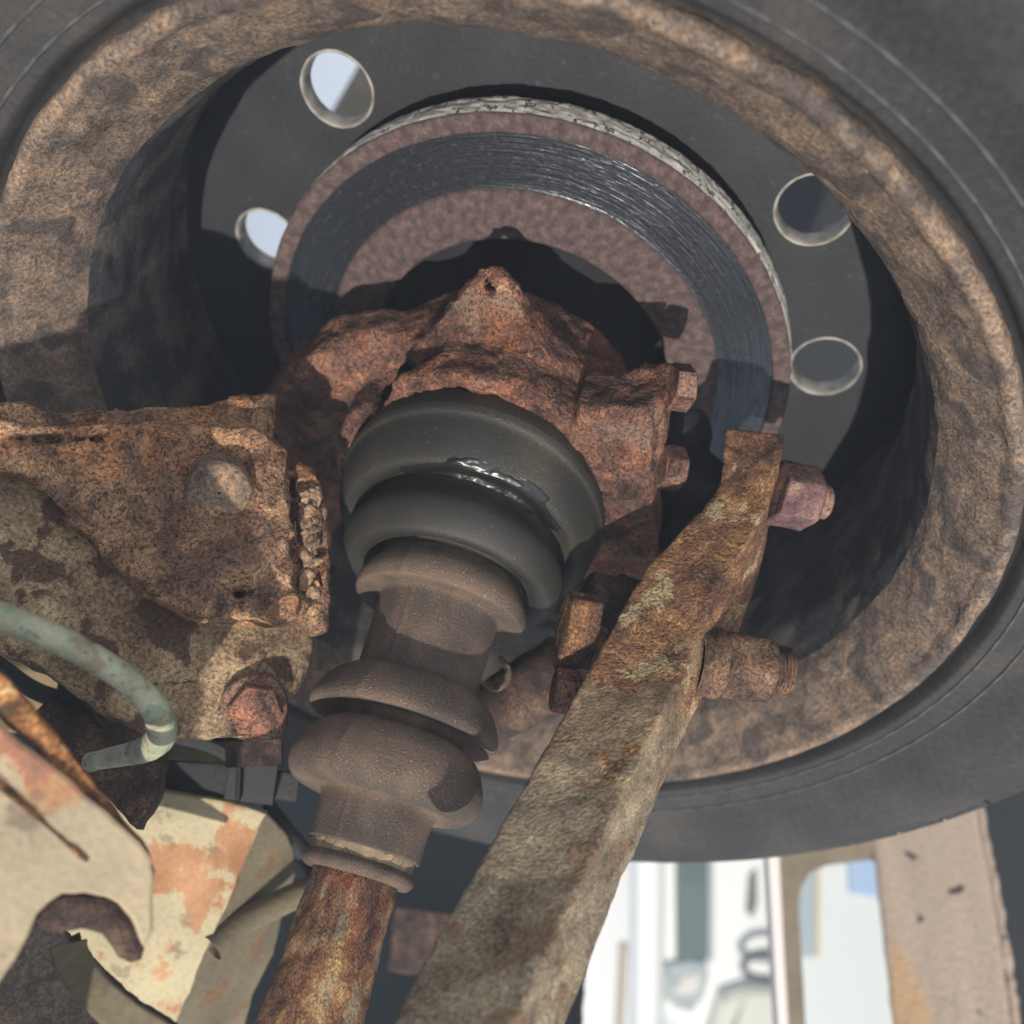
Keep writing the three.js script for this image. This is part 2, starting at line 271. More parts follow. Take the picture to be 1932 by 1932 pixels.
// ================================================================ WHEEL
const M = {};
M.tyre = mat({ ...bake(1024, 0.3, (x, y) => { const n = pfbm(x, y, 5, 5, 61), g = pfbm(x, y, 90, 3, 63, 0.7), s = sstep(0.5, 0.7, pfbm(x, y, 90, 2, 66)), d = sstep(-0.1, 0.5, n); const b = 46 + n * 14 + g * 16 + s * 16; return [b + d * 10, b + 0 + d * 6, b + 2 + d * 1, 0.5 + g * 0.3 + n * 0.2]; }), bumpScale: 0.0005, roughness: 0.8 });
M.rib = mat({ ...bake(256, 0.04, (x, y) => { const n = pfbm(x, y, 6, 5, 69), b = 66 + n * 50; return [b, b, b + 2, 0.5 + n * 0.5]; }), bumpScale: 0.0003 });
M.rim = mat({ ...T.rim, bumpScale: 0.0012, color: new THREE.Color(0.84, 0.82, 0.8) });
M.wheelPaint = mat({ ...bake(512, 0.2, (x, y) => { const n = pfbm(x, y, 6, 5, 81), g = pfbm(x, y, 80, 3, 83), s = sstep(0.4, 0.6, pfbm(x, y, 34, 3, 85)); const b = 34 + n * 12 + g * 8 + s * 20; return [b, b + 1, b + 6, 0.5 + n * 0.2 + g * 0.2]; }), bumpScale: 0.0004, roughness: 0.62 });
M.barrel = mat({ ...bake(1024, 0.2, (x, y) => { const n = pfbm(x, y, 6, 6, 87, 0.55), g = pfbm(x, y, 70, 3, 83), d = sstep(-0.14, 0.26, n + g * 0.2), s = sstep(0.3, 0.5, pfbm(x, y, 22, 4, 85)); const b = 60 + g * 12 + s * 8; return [b + d * 42, b + 1 + d * 34, b + 5 + d * 22, 0.5 + n * 0.3 + g * 0.2]; }), bumpScale: 0.0008, roughness: 0.85 });
M.hatShade = mat({ ...bake(256, 0.1, (x, y) => { const n = pfbm(x, y, 6, 5, 88), b = 22 + n * 10; return [b, b + 2, b + 6, 0.5 + n * 0.4]; }), bumpScale: 0.0006, roughness: 0.85 });  // shade inside the brake disc hat, put into the colour
M.holeEdge = mat({ ...bake(256, 0.05, (x, y) => { const n = pfbm(x, y, 6, 5, 91); const b = 150 + n * 60; return [b, b - 4, b - 10, 0.5 + n * 0.5]; }), bumpScale: 0.0006, roughness: 0.6, metalness: 0.15 });
const HOLES = [-1, 32.5, 130, 167.6, 228, 270].map((d) => d * Math.PI / 180);
thing('road_wheel', 'black tyre on a rusty steel wheel with round holes, seen from its inner side', 'wheel', (part) => {
  const T0 = [[0.2125, -0.004], [0.2165, -0.005], [0.2192, -0.003], [0.2205, 0.002], [0.2215, 0.0052], [0.2228, 0.0064], [0.2262, 0.0068], [0.230, 0.0080], [0.2355, 0.0090], [0.241, 0.0110], [0.25, 0.0155], [0.265, 0.0195], [0.275, 0.0188], [0.285, 0.0145], [0.2905, 0.0098], [0.2915, 0.0070], [0.2925, 0.0064], [0.2945, 0.0066], [0.2965, 0.0048], [0.2985, -0.001], [0.3002, -0.010], [0.3008, -0.05], [0.301, -0.09], [0.3005, -0.16], [0.299, -0.178], [0.287, -0.192], [0.26, -0.196], [0.225, -0.19], [0.205, -0.18]];
  const tyre = part('tyre', revolve(WH, dense(T0, 0.004), 260, { warp: (r, h, a, l) => [r + (r > 0.24 ? 0.0006 * fbm3(Math.cos(a) * 9, Math.sin(a) * 9, r * 40, 3) : 0), h] }), M.tyre);
  for (const [r, h] of [[0.2262, 0.0069], [0.2357, 0.0091]]) part('sidewall_rib', revolve(new Frame(WH.pt(0, 0, h), WH.ex, WH.ey, WH.en), circle(r, 0, 0.00075, 8).concat([[r + 0.00075, 0]]).map(([x, y]) => [x, y]), 300, { warp: (q, y, a) => [q, y + 0.0003 * fbm3(Math.cos(a) * 30, Math.sin(a) * 30, r * 40, 3)] }), M.rib, tyre);
  // raised shoulder lugs of the tread
  const lug = () => { const s = new THREE.Shape([[0, -0.0115], [0.024, -0.0135], [0.024, 0.0115], [0, 0.0125]].map((p) => new THREE.Vector2(...p))); const g = new THREE.ExtrudeGeometry(s, { depth: 0.005, bevelEnabled: true, bevelThickness: 0.0012, bevelSize: 0.001, bevelSegments: 2 }); return g; };
  const L0 = lug();
  for (let i = 0; i < 68; i++) {
    const a = i / 68 * Math.PI * 2, g = L0.clone(), rad = WH.ex.clone().multiplyScalar(Math.cos(a)).addScaledVector(WH.ey, Math.sin(a)), tan = WH.en.clone().cross(rad);
    g.applyMatrix4(new THREE.Matrix4().makeBasis(WH.en.clone().negate(), tan, rad).setPosition(WH.pt(0.2968 * Math.cos(a), 0.2968 * Math.sin(a), 0.0032))); part('tread_block', boxUV(g), M.tyre, tyre);
  }
  const rimP = [[0.2165, -0.006], [0.2166, 0.001], [0.2150, 0.0042], [0.2122, 0.0048], [0.2102, 0.0036], [0.2088, 0.0014], [0.2076, -0.0002], [0.2050, -0.0026], [0.2005, -0.008], [0.1955, -0.0145], [0.1918, -0.02], [0.1888, -0.0265], [0.1868, -0.036], [0.1858, -0.05], [0.1858, -0.085], [0.1875, -0.1], [0.1935, -0.118], [0.198, -0.135], [0.1985, -0.19]];
  const rimWarp = { warp: (r, h, a) => { const x = Math.cos(a) * r, y = Math.sin(a) * r, d = 0.001 * fbm3(x * 60, y * 60, h * 60, 4) + crust(x, y, h, 0.3); return [r - d, h + d * 0.5]; } };
  const cut = 11; part('rim_flange', revolve(WH, dense(rimP.slice(0, cut + 1), 0.0018), 420, rimWarp), M.rim);
  part('rim_barrel', revolve(WH, dense(rimP.slice(cut), 0.003), 300, rimWarp), M.barrel);
  // wheel disc with its holes
  const ring = new THREE.Shape(circle(0, 0, 0.1983, 120).map((p) => new THREE.Vector2(...p)));
  ring.holes.push(new THREE.Path(circle(0, 0, 0.118, 90).map((p) => new THREE.Vector2(...p))));
  for (const a of HOLES) ring.holes.push(new THREE.Path(circle(0.152 * Math.cos(a), 0.152 * Math.sin(a), 0.0172, 32).map((p) => new THREE.Vector2(...p))));
  const dg = new THREE.ExtrudeGeometry(ring, { depth: 0.004, bevelEnabled: false, curveSegments: 48 }); dg.translate(0, 0, -0.147);
  const disc = part('wheel_disc', boxUV(dg).applyMatrix4(WH.matrix()), M.wheelPaint);
  part('disc_dish', revolve(WH, dense([[0.1195, -0.1425], [0.112, -0.139], [0.1, -0.131], [0.088, -0.127], [0.03, -0.127], [0.03, -0.131], [0.088, -0.131], [0.11, -0.143]], 0.006), 90), M.wheelPaint, disc);
  for (const a of HOLES) { const F = new Frame(WH.pt(0.152 * Math.cos(a), 0.152 * Math.sin(a), -0.143), WH.ex, WH.ey, WH.en); part('hole_collar', revolve(F, [[0.0182, 0.0004], [0.0176, 0.0012], [0.0168, 0.0004], [0.0164, -0.002], [0.0162, -0.0085], [0.0176, -0.0088]], 48, { warp: (r, h, t) => [r + 0.0003 * fbm3(Math.cos(t) * 6, Math.sin(t) * 6, a, 3), h] }), M.holeEdge, disc); }
});

// ================================================================ BRAKE DISC
M.discRust = mat({ ...rust({ size: 512, seed: 33, tile: 0.035, stops: [[0, '#382d2d'], [0.35, '#4b3d3d'], [0.6, '#584847'], [1, '#6e5c59']], flake: 0.25, speck: 1.3, freq: 8 }), bumpScale: 0.0006 });
M.discSwept = (() => { // turned cast iron: grooves run round, v is the radius
  const w = 1024, h = 512, c = new Uint8Array(w * h * 4), b = new Uint8Array(w * h * 4), q = new Uint8Array(w * h * 4);
  for (let j = 0; j < h; j++) { const y = j / h; for (let i = 0; i < w; i++) { const x = i / w, k = (j * w + i) * 4, l = pfbm(x, y, 3, 4, 101, 0.8, 48), g = pfbm(x, y, 60, 3, 105), p = sstep(0.25, 0.5, pfbm(x, y, 40, 3, 107, 0.5, 20)); const v = 66 + l * 24 + g * 10 - p * 22; c.set([v, v + 3, v + 9, 255], k); const hb = 128 + l * 110 + g * 26 - p * 30; b.set([hb, hb, hb, 255], k); const r = clamp(120 - l * 60 + p * 90 + g * 30, 0, 255); q.set([0, r, 200 - p * 130, 255], k); } }
  const m = dataTex(c, w, h, true, 0.16, 0.06), bm = dataTex(b, w, h, false, 0.16, 0.06), rm = dataTex(q, w, h, false, 0.16, 0.06);
  return mat({ map: m, bumpMap: bm, bumpScale: 0.0004, roughness: 0.66, roughnessMap: rm, metalness: 0.9, metalnessMap: rm });
})();
M.discEdge = mat({ ...bake(512, 0.05, (x, y) => { const n = pfbm(x, y, 7, 5, 111, 0.6, 3), p = sstep(0.16, 0.4, pfbm(x, y, 16, 4, 115, 0.6, 8)); const b = 240 + n * 40 - p * 110; return [b, b - 3, b - 8, 0.6 + n * 0.3 - p * 0.5]; }), bumpScale: 0.0014, roughness: 0.5, metalness: 0.1 });
thing('brake_disc', 'worn brake disc with scored grey face and rusty inner and outer bands', 'brake disc', (part) => {
  const h0 = -0.098, wob = (amp) => (r, h, a) => [r, h + amp * fbm3(Math.cos(a) * 14, Math.sin(a) * 14, r * 220, 4)], edge = (r, h, a) => [r + 0.0008 * fbm3(Math.cos(a) * 40, Math.sin(a) * 40, h * 300, 4), h];
  part('outer_lip', revolve(WH, dense([[0.1239, h0 - 0.0012], [0.1243, h0 + 0.0008], [0.1318, h0 + 0.0008], [0.1324, h0 - 0.0004]], 0.0012), 260, { warp: wob(0.0004) }), M.discRust);
  part('friction_face', revolve(WH, dense([[0.0988, h0 - 0.0007], [0.1005, h0 - 0.001], [0.1241, h0 - 0.0012]], 0.0012), 260), M.discSwept);
  part('inner_band', revolve(WH, dense([[0.099, h0 - 0.0008], [0.0984, h0 + 0.0006], [0.076, h0 + 0.0008], [0.0748, h0 - 0.0006], [0.0744, h0 - 0.003]], 0.0016), 240, { warp: wob(0.0005) }), M.discRust);
  part('hat_well', revolve(WH, dense([[0.0744, h0 - 0.003], [0.0742, h0 - 0.012], [0.0735, h0 - 0.028], [0.02, h0 - 0.028]], 0.003), 120), M.hatShade);
  part('outer_edge', revolve(WH, dense([[0.1324, h0 - 0.0003], [0.1327, h0 - 0.004], [0.1326, h0 - 0.009], [0.132, h0 - 0.0175], [0.08, h0 - 0.018]], 0.0012), 300, { warp: edge }), M.discEdge);
});

// ================================================================ STEERING KNUCKLE
M.knuckle = mat({ ...T.knuckle, color: new THREE.Color(0.80, 0.69, 0.63), bumpScale: 0.0028, vertexColors: true });
M.bolt = mat({ ...T.knuckle, color: new THREE.Color(1.0, 0.82, 0.74), bumpScale: 0.0014 });
thing('steering_knuckle', 'scaly rust brown cast knuckle around the rubber boot with a pointed drilled ear', 'steering knuckle', (part) => {
  const s = -0.025, P = (l, h = s) => sdPoly(WH.poly(l, h));
  const lobe = P([[500, 748], [545, 672], [585, 624], [645, 592], [720, 581], [800, 586], [850, 640], [800, 760], [720, 850], [660, 930], [640, 1040], [606, 1010], [600, 900], [560, 868], [545, 800]], -0.062);
  const ear = P([[770, 690], [835, 592], [882, 525], [905, 504], [926, 498], [948, 502], [968, 520], [1010, 585], [1064, 660], [1110, 720], [1100, 800], [900, 790], [760, 770]], -0.046);
  const block = P([[1085, 760], [1112, 700], [1246, 694], [1249, 1060], [1132, 1072], [1110, 1010]], -0.029);
  const web = P([[960, 620], [1010, 590], [1110, 680], [1170, 690], [1170, 860], [1000, 860]], -0.046);
  const flange = P([[1215, 684], [1266, 690], [1262, 800], [1240, 850], [1238, 1040], [1205, 1074], [1195, 900]], -0.032);
  const A = WH.hit(806, 622, -0.036), B = WH.hit(700, 790, -0.016), hole = WH.hit(920, 554, -0.037), pk = WH.hit(690, 668, -0.03), pk2 = WH.hit(1120, 640, -0.02), g2 = WH.hit(1085, 720, -0.01), tip = WH.hit(926, 500, -0.046);
  const sdf = (x, y, z) => {
    const r = Math.hypot(x, y);
    let d = slab(lobe(x, y), z, -0.064, -0.030, 0.005);
    const lean = -0.0405 + 0.031 * clamp((tip[1] - y) / 0.105, 0, 1);   // the ear slopes back to its tip
    d = smin(d, slab(ear(x, y), z, -0.047, lean, 0.0016), 0.003);
    d = smin(d, slab(web(x, y), z, -0.050, -0.030, 0.003), 0.004);
    d = smin(d, slab(block(x, y), z, -0.030, -0.004, 0.003), 0.005);
    d = smin(d, slab(flange(x, y), z, -0.034, -0.012, 0.003), 0.002);
    d = smin(d, slab(r - 0.0655, z, -0.075, -0.007, 0.004), 0.004);
    d = smax(d, -(Math.hypot(x - pk[0], (y - pk[1]) * 1.5, (z + 0.022) * 1.1) - 0.022), 0.008);
    d = smax(d, -sdSeg(x, y, z, [A[0], A[1], -0.028], [B[0] - 0.004, B[1] + 0.008, -0.006], 0.008, 0.004), 0.004);
    d = Math.max(d, -(Math.hypot(x - hole[0], y - hole[1]) - 0.0027));
    return Math.max(d, -(r - 0.0572));
  };
  const b = [WH.hit(490, 1000, -0.04)[0] - 0.01, WH.hit(1270, 690, -0.02)[0] + 0.012, -0.082, tip[1] + 0.01];
  const g = field(WH, sdf, [b[0], b[2], -0.08], [b[1], b[3], 0.002], 0.0014, 0.9);
  tint(g, patina);
  part('knuckle_body', g, M.knuckle);
  const side = V(0.95, -0.1, -0.2);
  const b1 = part('bolt_head', hexHead(axisFrame(WH.pt(...WH.hit(1266, 728, -0.03), -0.03), side), 0.0098, 0.0085), M.bolt);
  part('bolt_head', hexHead(axisFrame(WH.pt(...WH.hit(1246, 880, -0.022), -0.022), side), 0.0100, 0.0098, { turn: 0.3 }), M.bolt);
});

// ================================================================ DRIVE SHAFT WITH RUBBER BOOT
M.boot = mat({ ...bake(1024, 0.1, (x, y) => { const n = pfbm(x, y, 4, 5, 121), g = pfbm(x, y, 110, 3, 123, 0.8), d = sstep(0.05, 0.45, n + g * 0.4), s = sstep(0.5, 0.62, pfbm(x, y, 70, 2, 127)); const b = 42 + n * 10 + g * 14 + s * 30; return [b + 2 + d * 12, b + d * 10, b - 3 + d * 5, 0.5 + g * 0.4]; }), bumpScale: 0.0003, roughness: 0.62 });
M.bootDusty = mat({ ...bake(1024, 0.1, (x, y) => { const n = pfbm(x, y, 4, 5, 131), g = pfbm(x, y, 120, 3, 133, 0.85), d = sstep(-0.35, 0.35, n + g * 0.5), s = sstep(0.42, 0.56, pfbm(x, y, 80, 2, 137)); const b = 72 + n * 10 + g * 28 + s * 46; return [b + 6 + d * 25, b - 3 + d * 16, b - 9 + d * 9, 0.5 + g * 0.5 + s * 0.3]; }), bumpScale: 0.0006, roughness: 0.95 });
M.grease = mat({ color: new THREE.Color(0.012, 0.012, 0.013), roughness: 0.3 });
M.clay = mat({ ...bake(256, 0.05, (x, y) => { const n = pfbm(x, y, 6, 5, 141), k = Math.abs(pfbm(x, y, 6, 2, 143)), c = sstep(0.03, 0, k); const b = 138 + n * 40 - c * 70; return [b, b * 0.87, b * 0.7, 0.6 + n * 0.3 - c * 0.6]; }), bumpScale: 0.001 });
M.shaft = mat({ ...T.shaft, color: new THREE.Color(0.86, 0.88, 0.92), bumpScale: 0.0016, vertexColors: true });
const JO = at(889, 958, 0.4185), SD = V(-0.25, -0.86, 0.44).normalize(), SH = axisFrame(JO, SD);
thing('drive_shaft', 'rusty drive shaft in a dusty black ribbed rubber boot', 'drive shaft', (part) => {
  // each ring of the boot turns gradually from the joint's axis to the shaft's
  const bend = (t, r, a) => { const n = AXIS.clone().lerp(SD, sstep(-0.006, 0.054, t)).normalize(), ex = V(1, 0, 0).addScaledVector(n, -n.x).normalize(), ey = n.clone().cross(ex); return JO.clone().addScaledVector(t < 0 ? AXIS : SD, t).addScaledVector(ex, r * Math.cos(a)).addScaledVector(ey, r * Math.sin(a)); };
  const turned = (prof, seg, step, warp, a0 = 0, a1 = Math.PI * 2) => { const P = dense(prof, step), l = [0]; for (let i = 1; i < P.length; i++) l.push(l[i - 1] + Math.hypot(P[i][0] - P[i - 1][0], P[i][1] - P[i - 1][1])); return grid(seg, P.length - 1, (i, j) => { const a = a0 + (a1 - a0) * i / seg; let [t, r] = P[j]; if (warp) r += warp(a, t); return [bend(t, r, a), a * 0.035, l[j]]; }); };
  const seam = (a) => { const d = Math.abs(((a - 1.92) % 6.2832 + 9.4248) % 6.2832 - 3.1416); return 0.001 * sstep(0.02, 0, d); };
  part('boot_cup', turned(curve2([[-0.012, 0.0560], [-0.004, 0.0576], [0.000, 0.0582], [0.0025, 0.0581], [0.0040, 0.0571], [0.0055, 0.0567], [0.010, 0.0561], [0.0150, 0.0545], [0.0180, 0.0518], [0.0178, 0.0478], [0.0155, 0.0430], [0.0165, 0.0402], [0.0195, 0.0408], [0.0235, 0.0450], [0.0280, 0.0474], [0.0330, 0.0468], [0.0370, 0.0436], [0.0368, 0.0385], [0.0340, 0.0335], [0.0335, 0.0305], [0.036, 0.0300]], 200), 130, 0.0014), M.boot);
  part('boot_bellows', turned(curve2([[0.0350, 0.0300], [0.0375, 0.0314], [0.0410, 0.0342], [0.0450, 0.0360], [0.0485, 0.0360], [0.0502, 0.0345], [0.0496, 0.0290], [0.0502, 0.0258], [0.0540, 0.0250], [0.066, 0.0247], [0.0808, 0.0245], [0.0822, 0.0262], [0.0835, 0.0290], [0.0868, 0.0328], [0.0915, 0.0358], [0.0965, 0.0378], [0.0995, 0.0376], [0.1004, 0.0358], [0.0990, 0.0300], [0.0990, 0.0255], [0.1015, 0.0246], [0.1032, 0.0262], [0.1050, 0.0296], [0.1088, 0.0336], [0.1138, 0.0362], [0.1190, 0.0377], [0.1238, 0.0372], [0.1276, 0.0345], [0.1292, 0.0298], [0.1287, 0.0246], [0.1308, 0.0220], [0.138, 0.0213], [0.1450, 0.0212], [0.1466, 0.0208], [0.1468, 0.0185]], 360), 150, 0.0009, (a) => seam(a)), M.bootDusty);
  part('grease_smear', turned(curve2([[0.0163, 0.0535], [0.0180, 0.0520], [0.0186, 0.0500], [0.0180, 0.0475], [0.0158, 0.0434], [0.0166, 0.0406]], 30), 160, 0.0007, (a, t) => { const k = sstep(0.55, 0.9, a) * sstep(2.0, 1.5, a); return -0.0022 + k * (0.0026 + 0.0012 * fbm3(a * 9, t * 900, 2, 4)); }, 0.5, 2.05), M.grease, undefined, 'glossy black grease smear');
  part('boot_clamp', turned([[0.1450, 0.0186], [0.1462, 0.0197], [0.1500, 0.0192], [0.1515, 0.0185]], 100, 0.0008, (a, t) => 0.0006 * fbm3(Math.cos(a) * 5, Math.sin(a) * 5, t * 200, 3)), M.clay);
  part('boot_lip', turned(curve2([[0.1500, 0.0175], [0.1508, 0.0196], [0.1525, 0.0209], [0.1545, 0.0209], [0.1560, 0.0196], [0.1563, 0.0178], [0.156, 0.0155]], 40), 100, 0.0006, (a, t) => 0.0004 * fbm3(Math.cos(a) * 8, Math.sin(a) * 8, t * 200, 3)), M.bootDusty);
  part('shaft', tint(rough(turned([[0.150, 0.0155], [0.155, 0.0160], [0.170, 0.0162], [0.20, 0.0174], [0.26, 0.0186]], 120, 0.001), 0.0010, 170, 4, 0.5), (x, y, z) => { // darker and greyer nearest the boot
    const t = V(x, y, z).sub(JO).dot(SD), n = fbm3(x * 90, y * 90, z * 90, 4), k = sstep(0.185, 0.168, t + n * 0.02), r = sstep(0.0, 0.3, fbm3(x * 80 + 5, y * 80, z * 80, 3)); return [mix(1, 0.55 + 0.18 * r, k), mix(0.96, 0.58 - 0.06 * r, k), mix(0.9, 0.66 - 0.1 * r, k)]; }), M.shaft);
});

// ================================================================ LEFT BRACKET AND ARM
M.bracket = mat({ ...T.bracket, color: new THREE.Color(1.08, 1.02, 0.9), bumpScale: 0.0022, vertexColors: true });
M.arm = mat({ ...T.arm, bumpScale: 0.0014, vertexColors: true });
M.dark = mat({ color: new THREE.Color(0.66, 0.63, 0.62), ...rust({ size: 512, seed: 53, tile: 0.1, stops: [[0, '#2e2420'], [0.4, '#4a3a33'], [0.7, '#5e4a40'], [1, '#7d6552']] }), bumpScale: 0.0016 });  // dark rust, its colour lowered further for shade at the joint arm
const vary = (x, y, z) => { const n = fbm3(x * 20, y * 20, z * 20, 3), m = fbm3(x * 60 + 3, y * 60, z * 60, 3), k = 0.95 + n * 0.45 + m * 0.2; return [k * 1.02, k, k * (0.98 - n * 0.1)]; };
const BR = Frame.plane(at(70, 860, 0.345), at(545, 850, 0.372), at(400, 1165, 0.352));
thing('suspension_arm', 'thick flaking rust brown box arm with a large round bolt in its side', 'suspension arm', (part) => {
  const box = sdPoly(BR.poly([[-60, 826], [120, 826], [360, 818], [470, 812], [520, 818], [541, 842], [549, 900], [552, 1000], [560, 1100], [566, 1160], [520, 1170], [440, 1172], [370, 1164], [300, 1136], [240, 1100], [190, 1050], [140, 990], [100, 940], [60, 900], [-60, 880]]));
  const top = sdPoly(BR.poly([[-60, 752], [0, 756], [45, 754], [90, 770], [240, 774], [350, 762], [430, 748], [488, 736], [520, 742], [520, 830], [360, 834], [-60, 842]], -0.012));
  const rib = sdPoly(BR.poly([[-60, 792], [200, 798], [400, 796], [480, 804], [525, 830], [500, 850], [430, 828], [120, 824], [-60, 818]]));
  const cap = sdPoly(BR.poly([[556, 872], [590, 878], [612, 910], [620, 960], [622, 1080], [626, 1170], [618, 1192], [590, 1196], [566, 1170], [556, 1090], [552, 980]], -0.014));
  const inn = sdPoly(BR.poly([[566, 905], [585, 902], [600, 930], [606, 1000], [606, 1090], [600, 1130], [580, 1150], [566, 1110], [562, 1000]], -0.01));
  const bc = BR.hit(412, 896), ho = BR.hit(455, 1116), ring = BR.hit(303, 873);
  const g = field(BR, (x, y, z) => {
    let d = slab(box(x, y), z, -0.045, 0, 0.004);
    d = smin(d, slab(top(x, y), z, -0.05, -0.010, 0.004), 0.003);
    d = smin(d, slab(rib(x, y), z, -0.02, 0.0022, 0.002), 0.002);
    d = smin(d, slab(cap(x, y), z, -0.045, -0.010, 0.005), 0.0015);
    d = smax(d, -(slab(inn(x, y), z, -0.016, 0.01, 0.002)), 0.002);
    d = smax(d, -(Math.hypot(x - bc[0], y - bc[1] - 0.001, (z - 0.004) * 1.3) - 0.0138), 0.003);
    d = smin(d, Math.hypot(Math.hypot(x - ring[0], y - ring[1]) - 0.0028, z - 0.0002) - 0.0009, 0.002);
    return Math.max(d, -Math.max(Math.hypot(x - ho[0], (y - ho[1]) * 1.7) - 0.0034, -z - 0.02));
  }, [BR.hit(-60, 900)[0] - 0.002, BR.hit(300, 1200)[1] - 0.006, -0.052], [BR.hit(626, 900, -0.014)[0] + 0.006, BR.hit(300, 735, -0.012)[1] + 0.012, 0.006], 0.0015, 1.35);
  part('arm_body', tint(g, patina), M.bracket);
  const F = axisFrame(BR.pt(bc[0], bc[1] - 0.001, -0.008), BR.en.clone().addScaledVector(BR.ey, -0.55));
  const prof = curve2([[0.0005, 0.0145], [0.006, 0.0143], [0.0100, 0.0132], [0.0118, 0.0112], [0.0122, 0.006], [0.0122, -0.006]], 30);
  part('bolt_head', boxUV(rough(revolve(F, prof, 60), 0.0012, 130, 4, 0.4)), mat({ ...T.rim, color: new THREE.Color(0.95, 0.85, 0.75), bumpScale: 0.0008 }), undefined, 'worn round grey brown bolt head');
  const cr = rng(5), cv = mat({ ...T.rim, color: new THREE.Color(1.3, 1.1, 0.85), bumpScale: 0.002 });  // crumbling scale inside the open end
  const bits = []; for (let i = 0; i < 70; i++) { const q = BR.hit(574 + cr() * 24, 925 + cr() * 200, -0.012), b = new THREE.OctahedronGeometry(0.0013 + cr() * cr() * 0.0034, 1); b.scale(0.7 + cr() * 0.5, 0.9 + cr() * 1.3, 0.35 + cr() * 0.4); b.rotateZ(cr() * 3 - 1.5); b.rotateY(cr() * 1.6 - 0.8); b.rotateX(cr() * 1.6 - 0.8); b.translate(q[0], q[1], -0.0135 + cr() * 0.003); bits.push(b); }
  const bm = part('rust_scale', rough(boxUV(mergeGeometries(bits)).applyMatrix4(BR.matrix()), 0.0008, 400, 3), cv); bm.userData.kind = 'stuff';
});
const LA = Frame.plane(at(60, 1000, 0.352), at(560, 1250, 0.386), at(250, 1350, 0.352));
thing('control_arm_plate', 'tan and dark mottled rusty plate below the box arm, held by a hex bolt', 'control arm', (part) => {
  const out = sdPoly(LA.poly([[-60, 830], [40, 850], [110, 880], [300, 1000], [590, 1120], [594, 1200], [589, 1255], [566, 1300], [545, 1332], [553, 1350], [568, 1368], [542, 1387], [430, 1390], [310, 1398], [230, 1360], [120, 1290], [-60, 1200]]));
  const low = sdPoly(LA.poly([[200, 1289], [330, 1287], [400, 1283], [430, 1270], [470, 1264], [510, 1272], [540, 1300], [545, 1332], [560, 1362], [545, 1390], [420, 1396], [300, 1402], [200, 1380]]));
  const g = field(LA, (x, y, z) => { let d = slab(out(x, y), z, -0.012, 0, 0.004); d = smax(d, -slab(low(x, y), z, -0.0026, 0.01, 0.001), 0.0015); return d; }, [LA.hit(-60, 1000)[0] - 0.004, LA.hit(300, 1400)[1] - 0.012, -0.016], [LA.hit(594, 1200)[0] + 0.006, LA.hit(40, 830)[1] + 0.03, 0.004], 0.0015, 0.8);
  part('plate', tint(g, vary), M.arm);
  const b = LA.hit(482, 1330), F = axisFrame(LA.pt(b[0], b[1], -0.003), LA.en.clone().addScaledVector(LA.ey, -0.35));
  const w = part('washer', rough(revolve(F, curve2([[0.001, 0.004], [0.011, 0.0042], [0.0128, 0.003], [0.0132, -0.001]], 20), 48), 0.0008, 200), M.bolt);
  part('bolt_head', hexHead(F, 0.0105, 0.0095, { s0: 0.002, turn: 0.4, chamfer: 0.3 }), M.bolt);
});

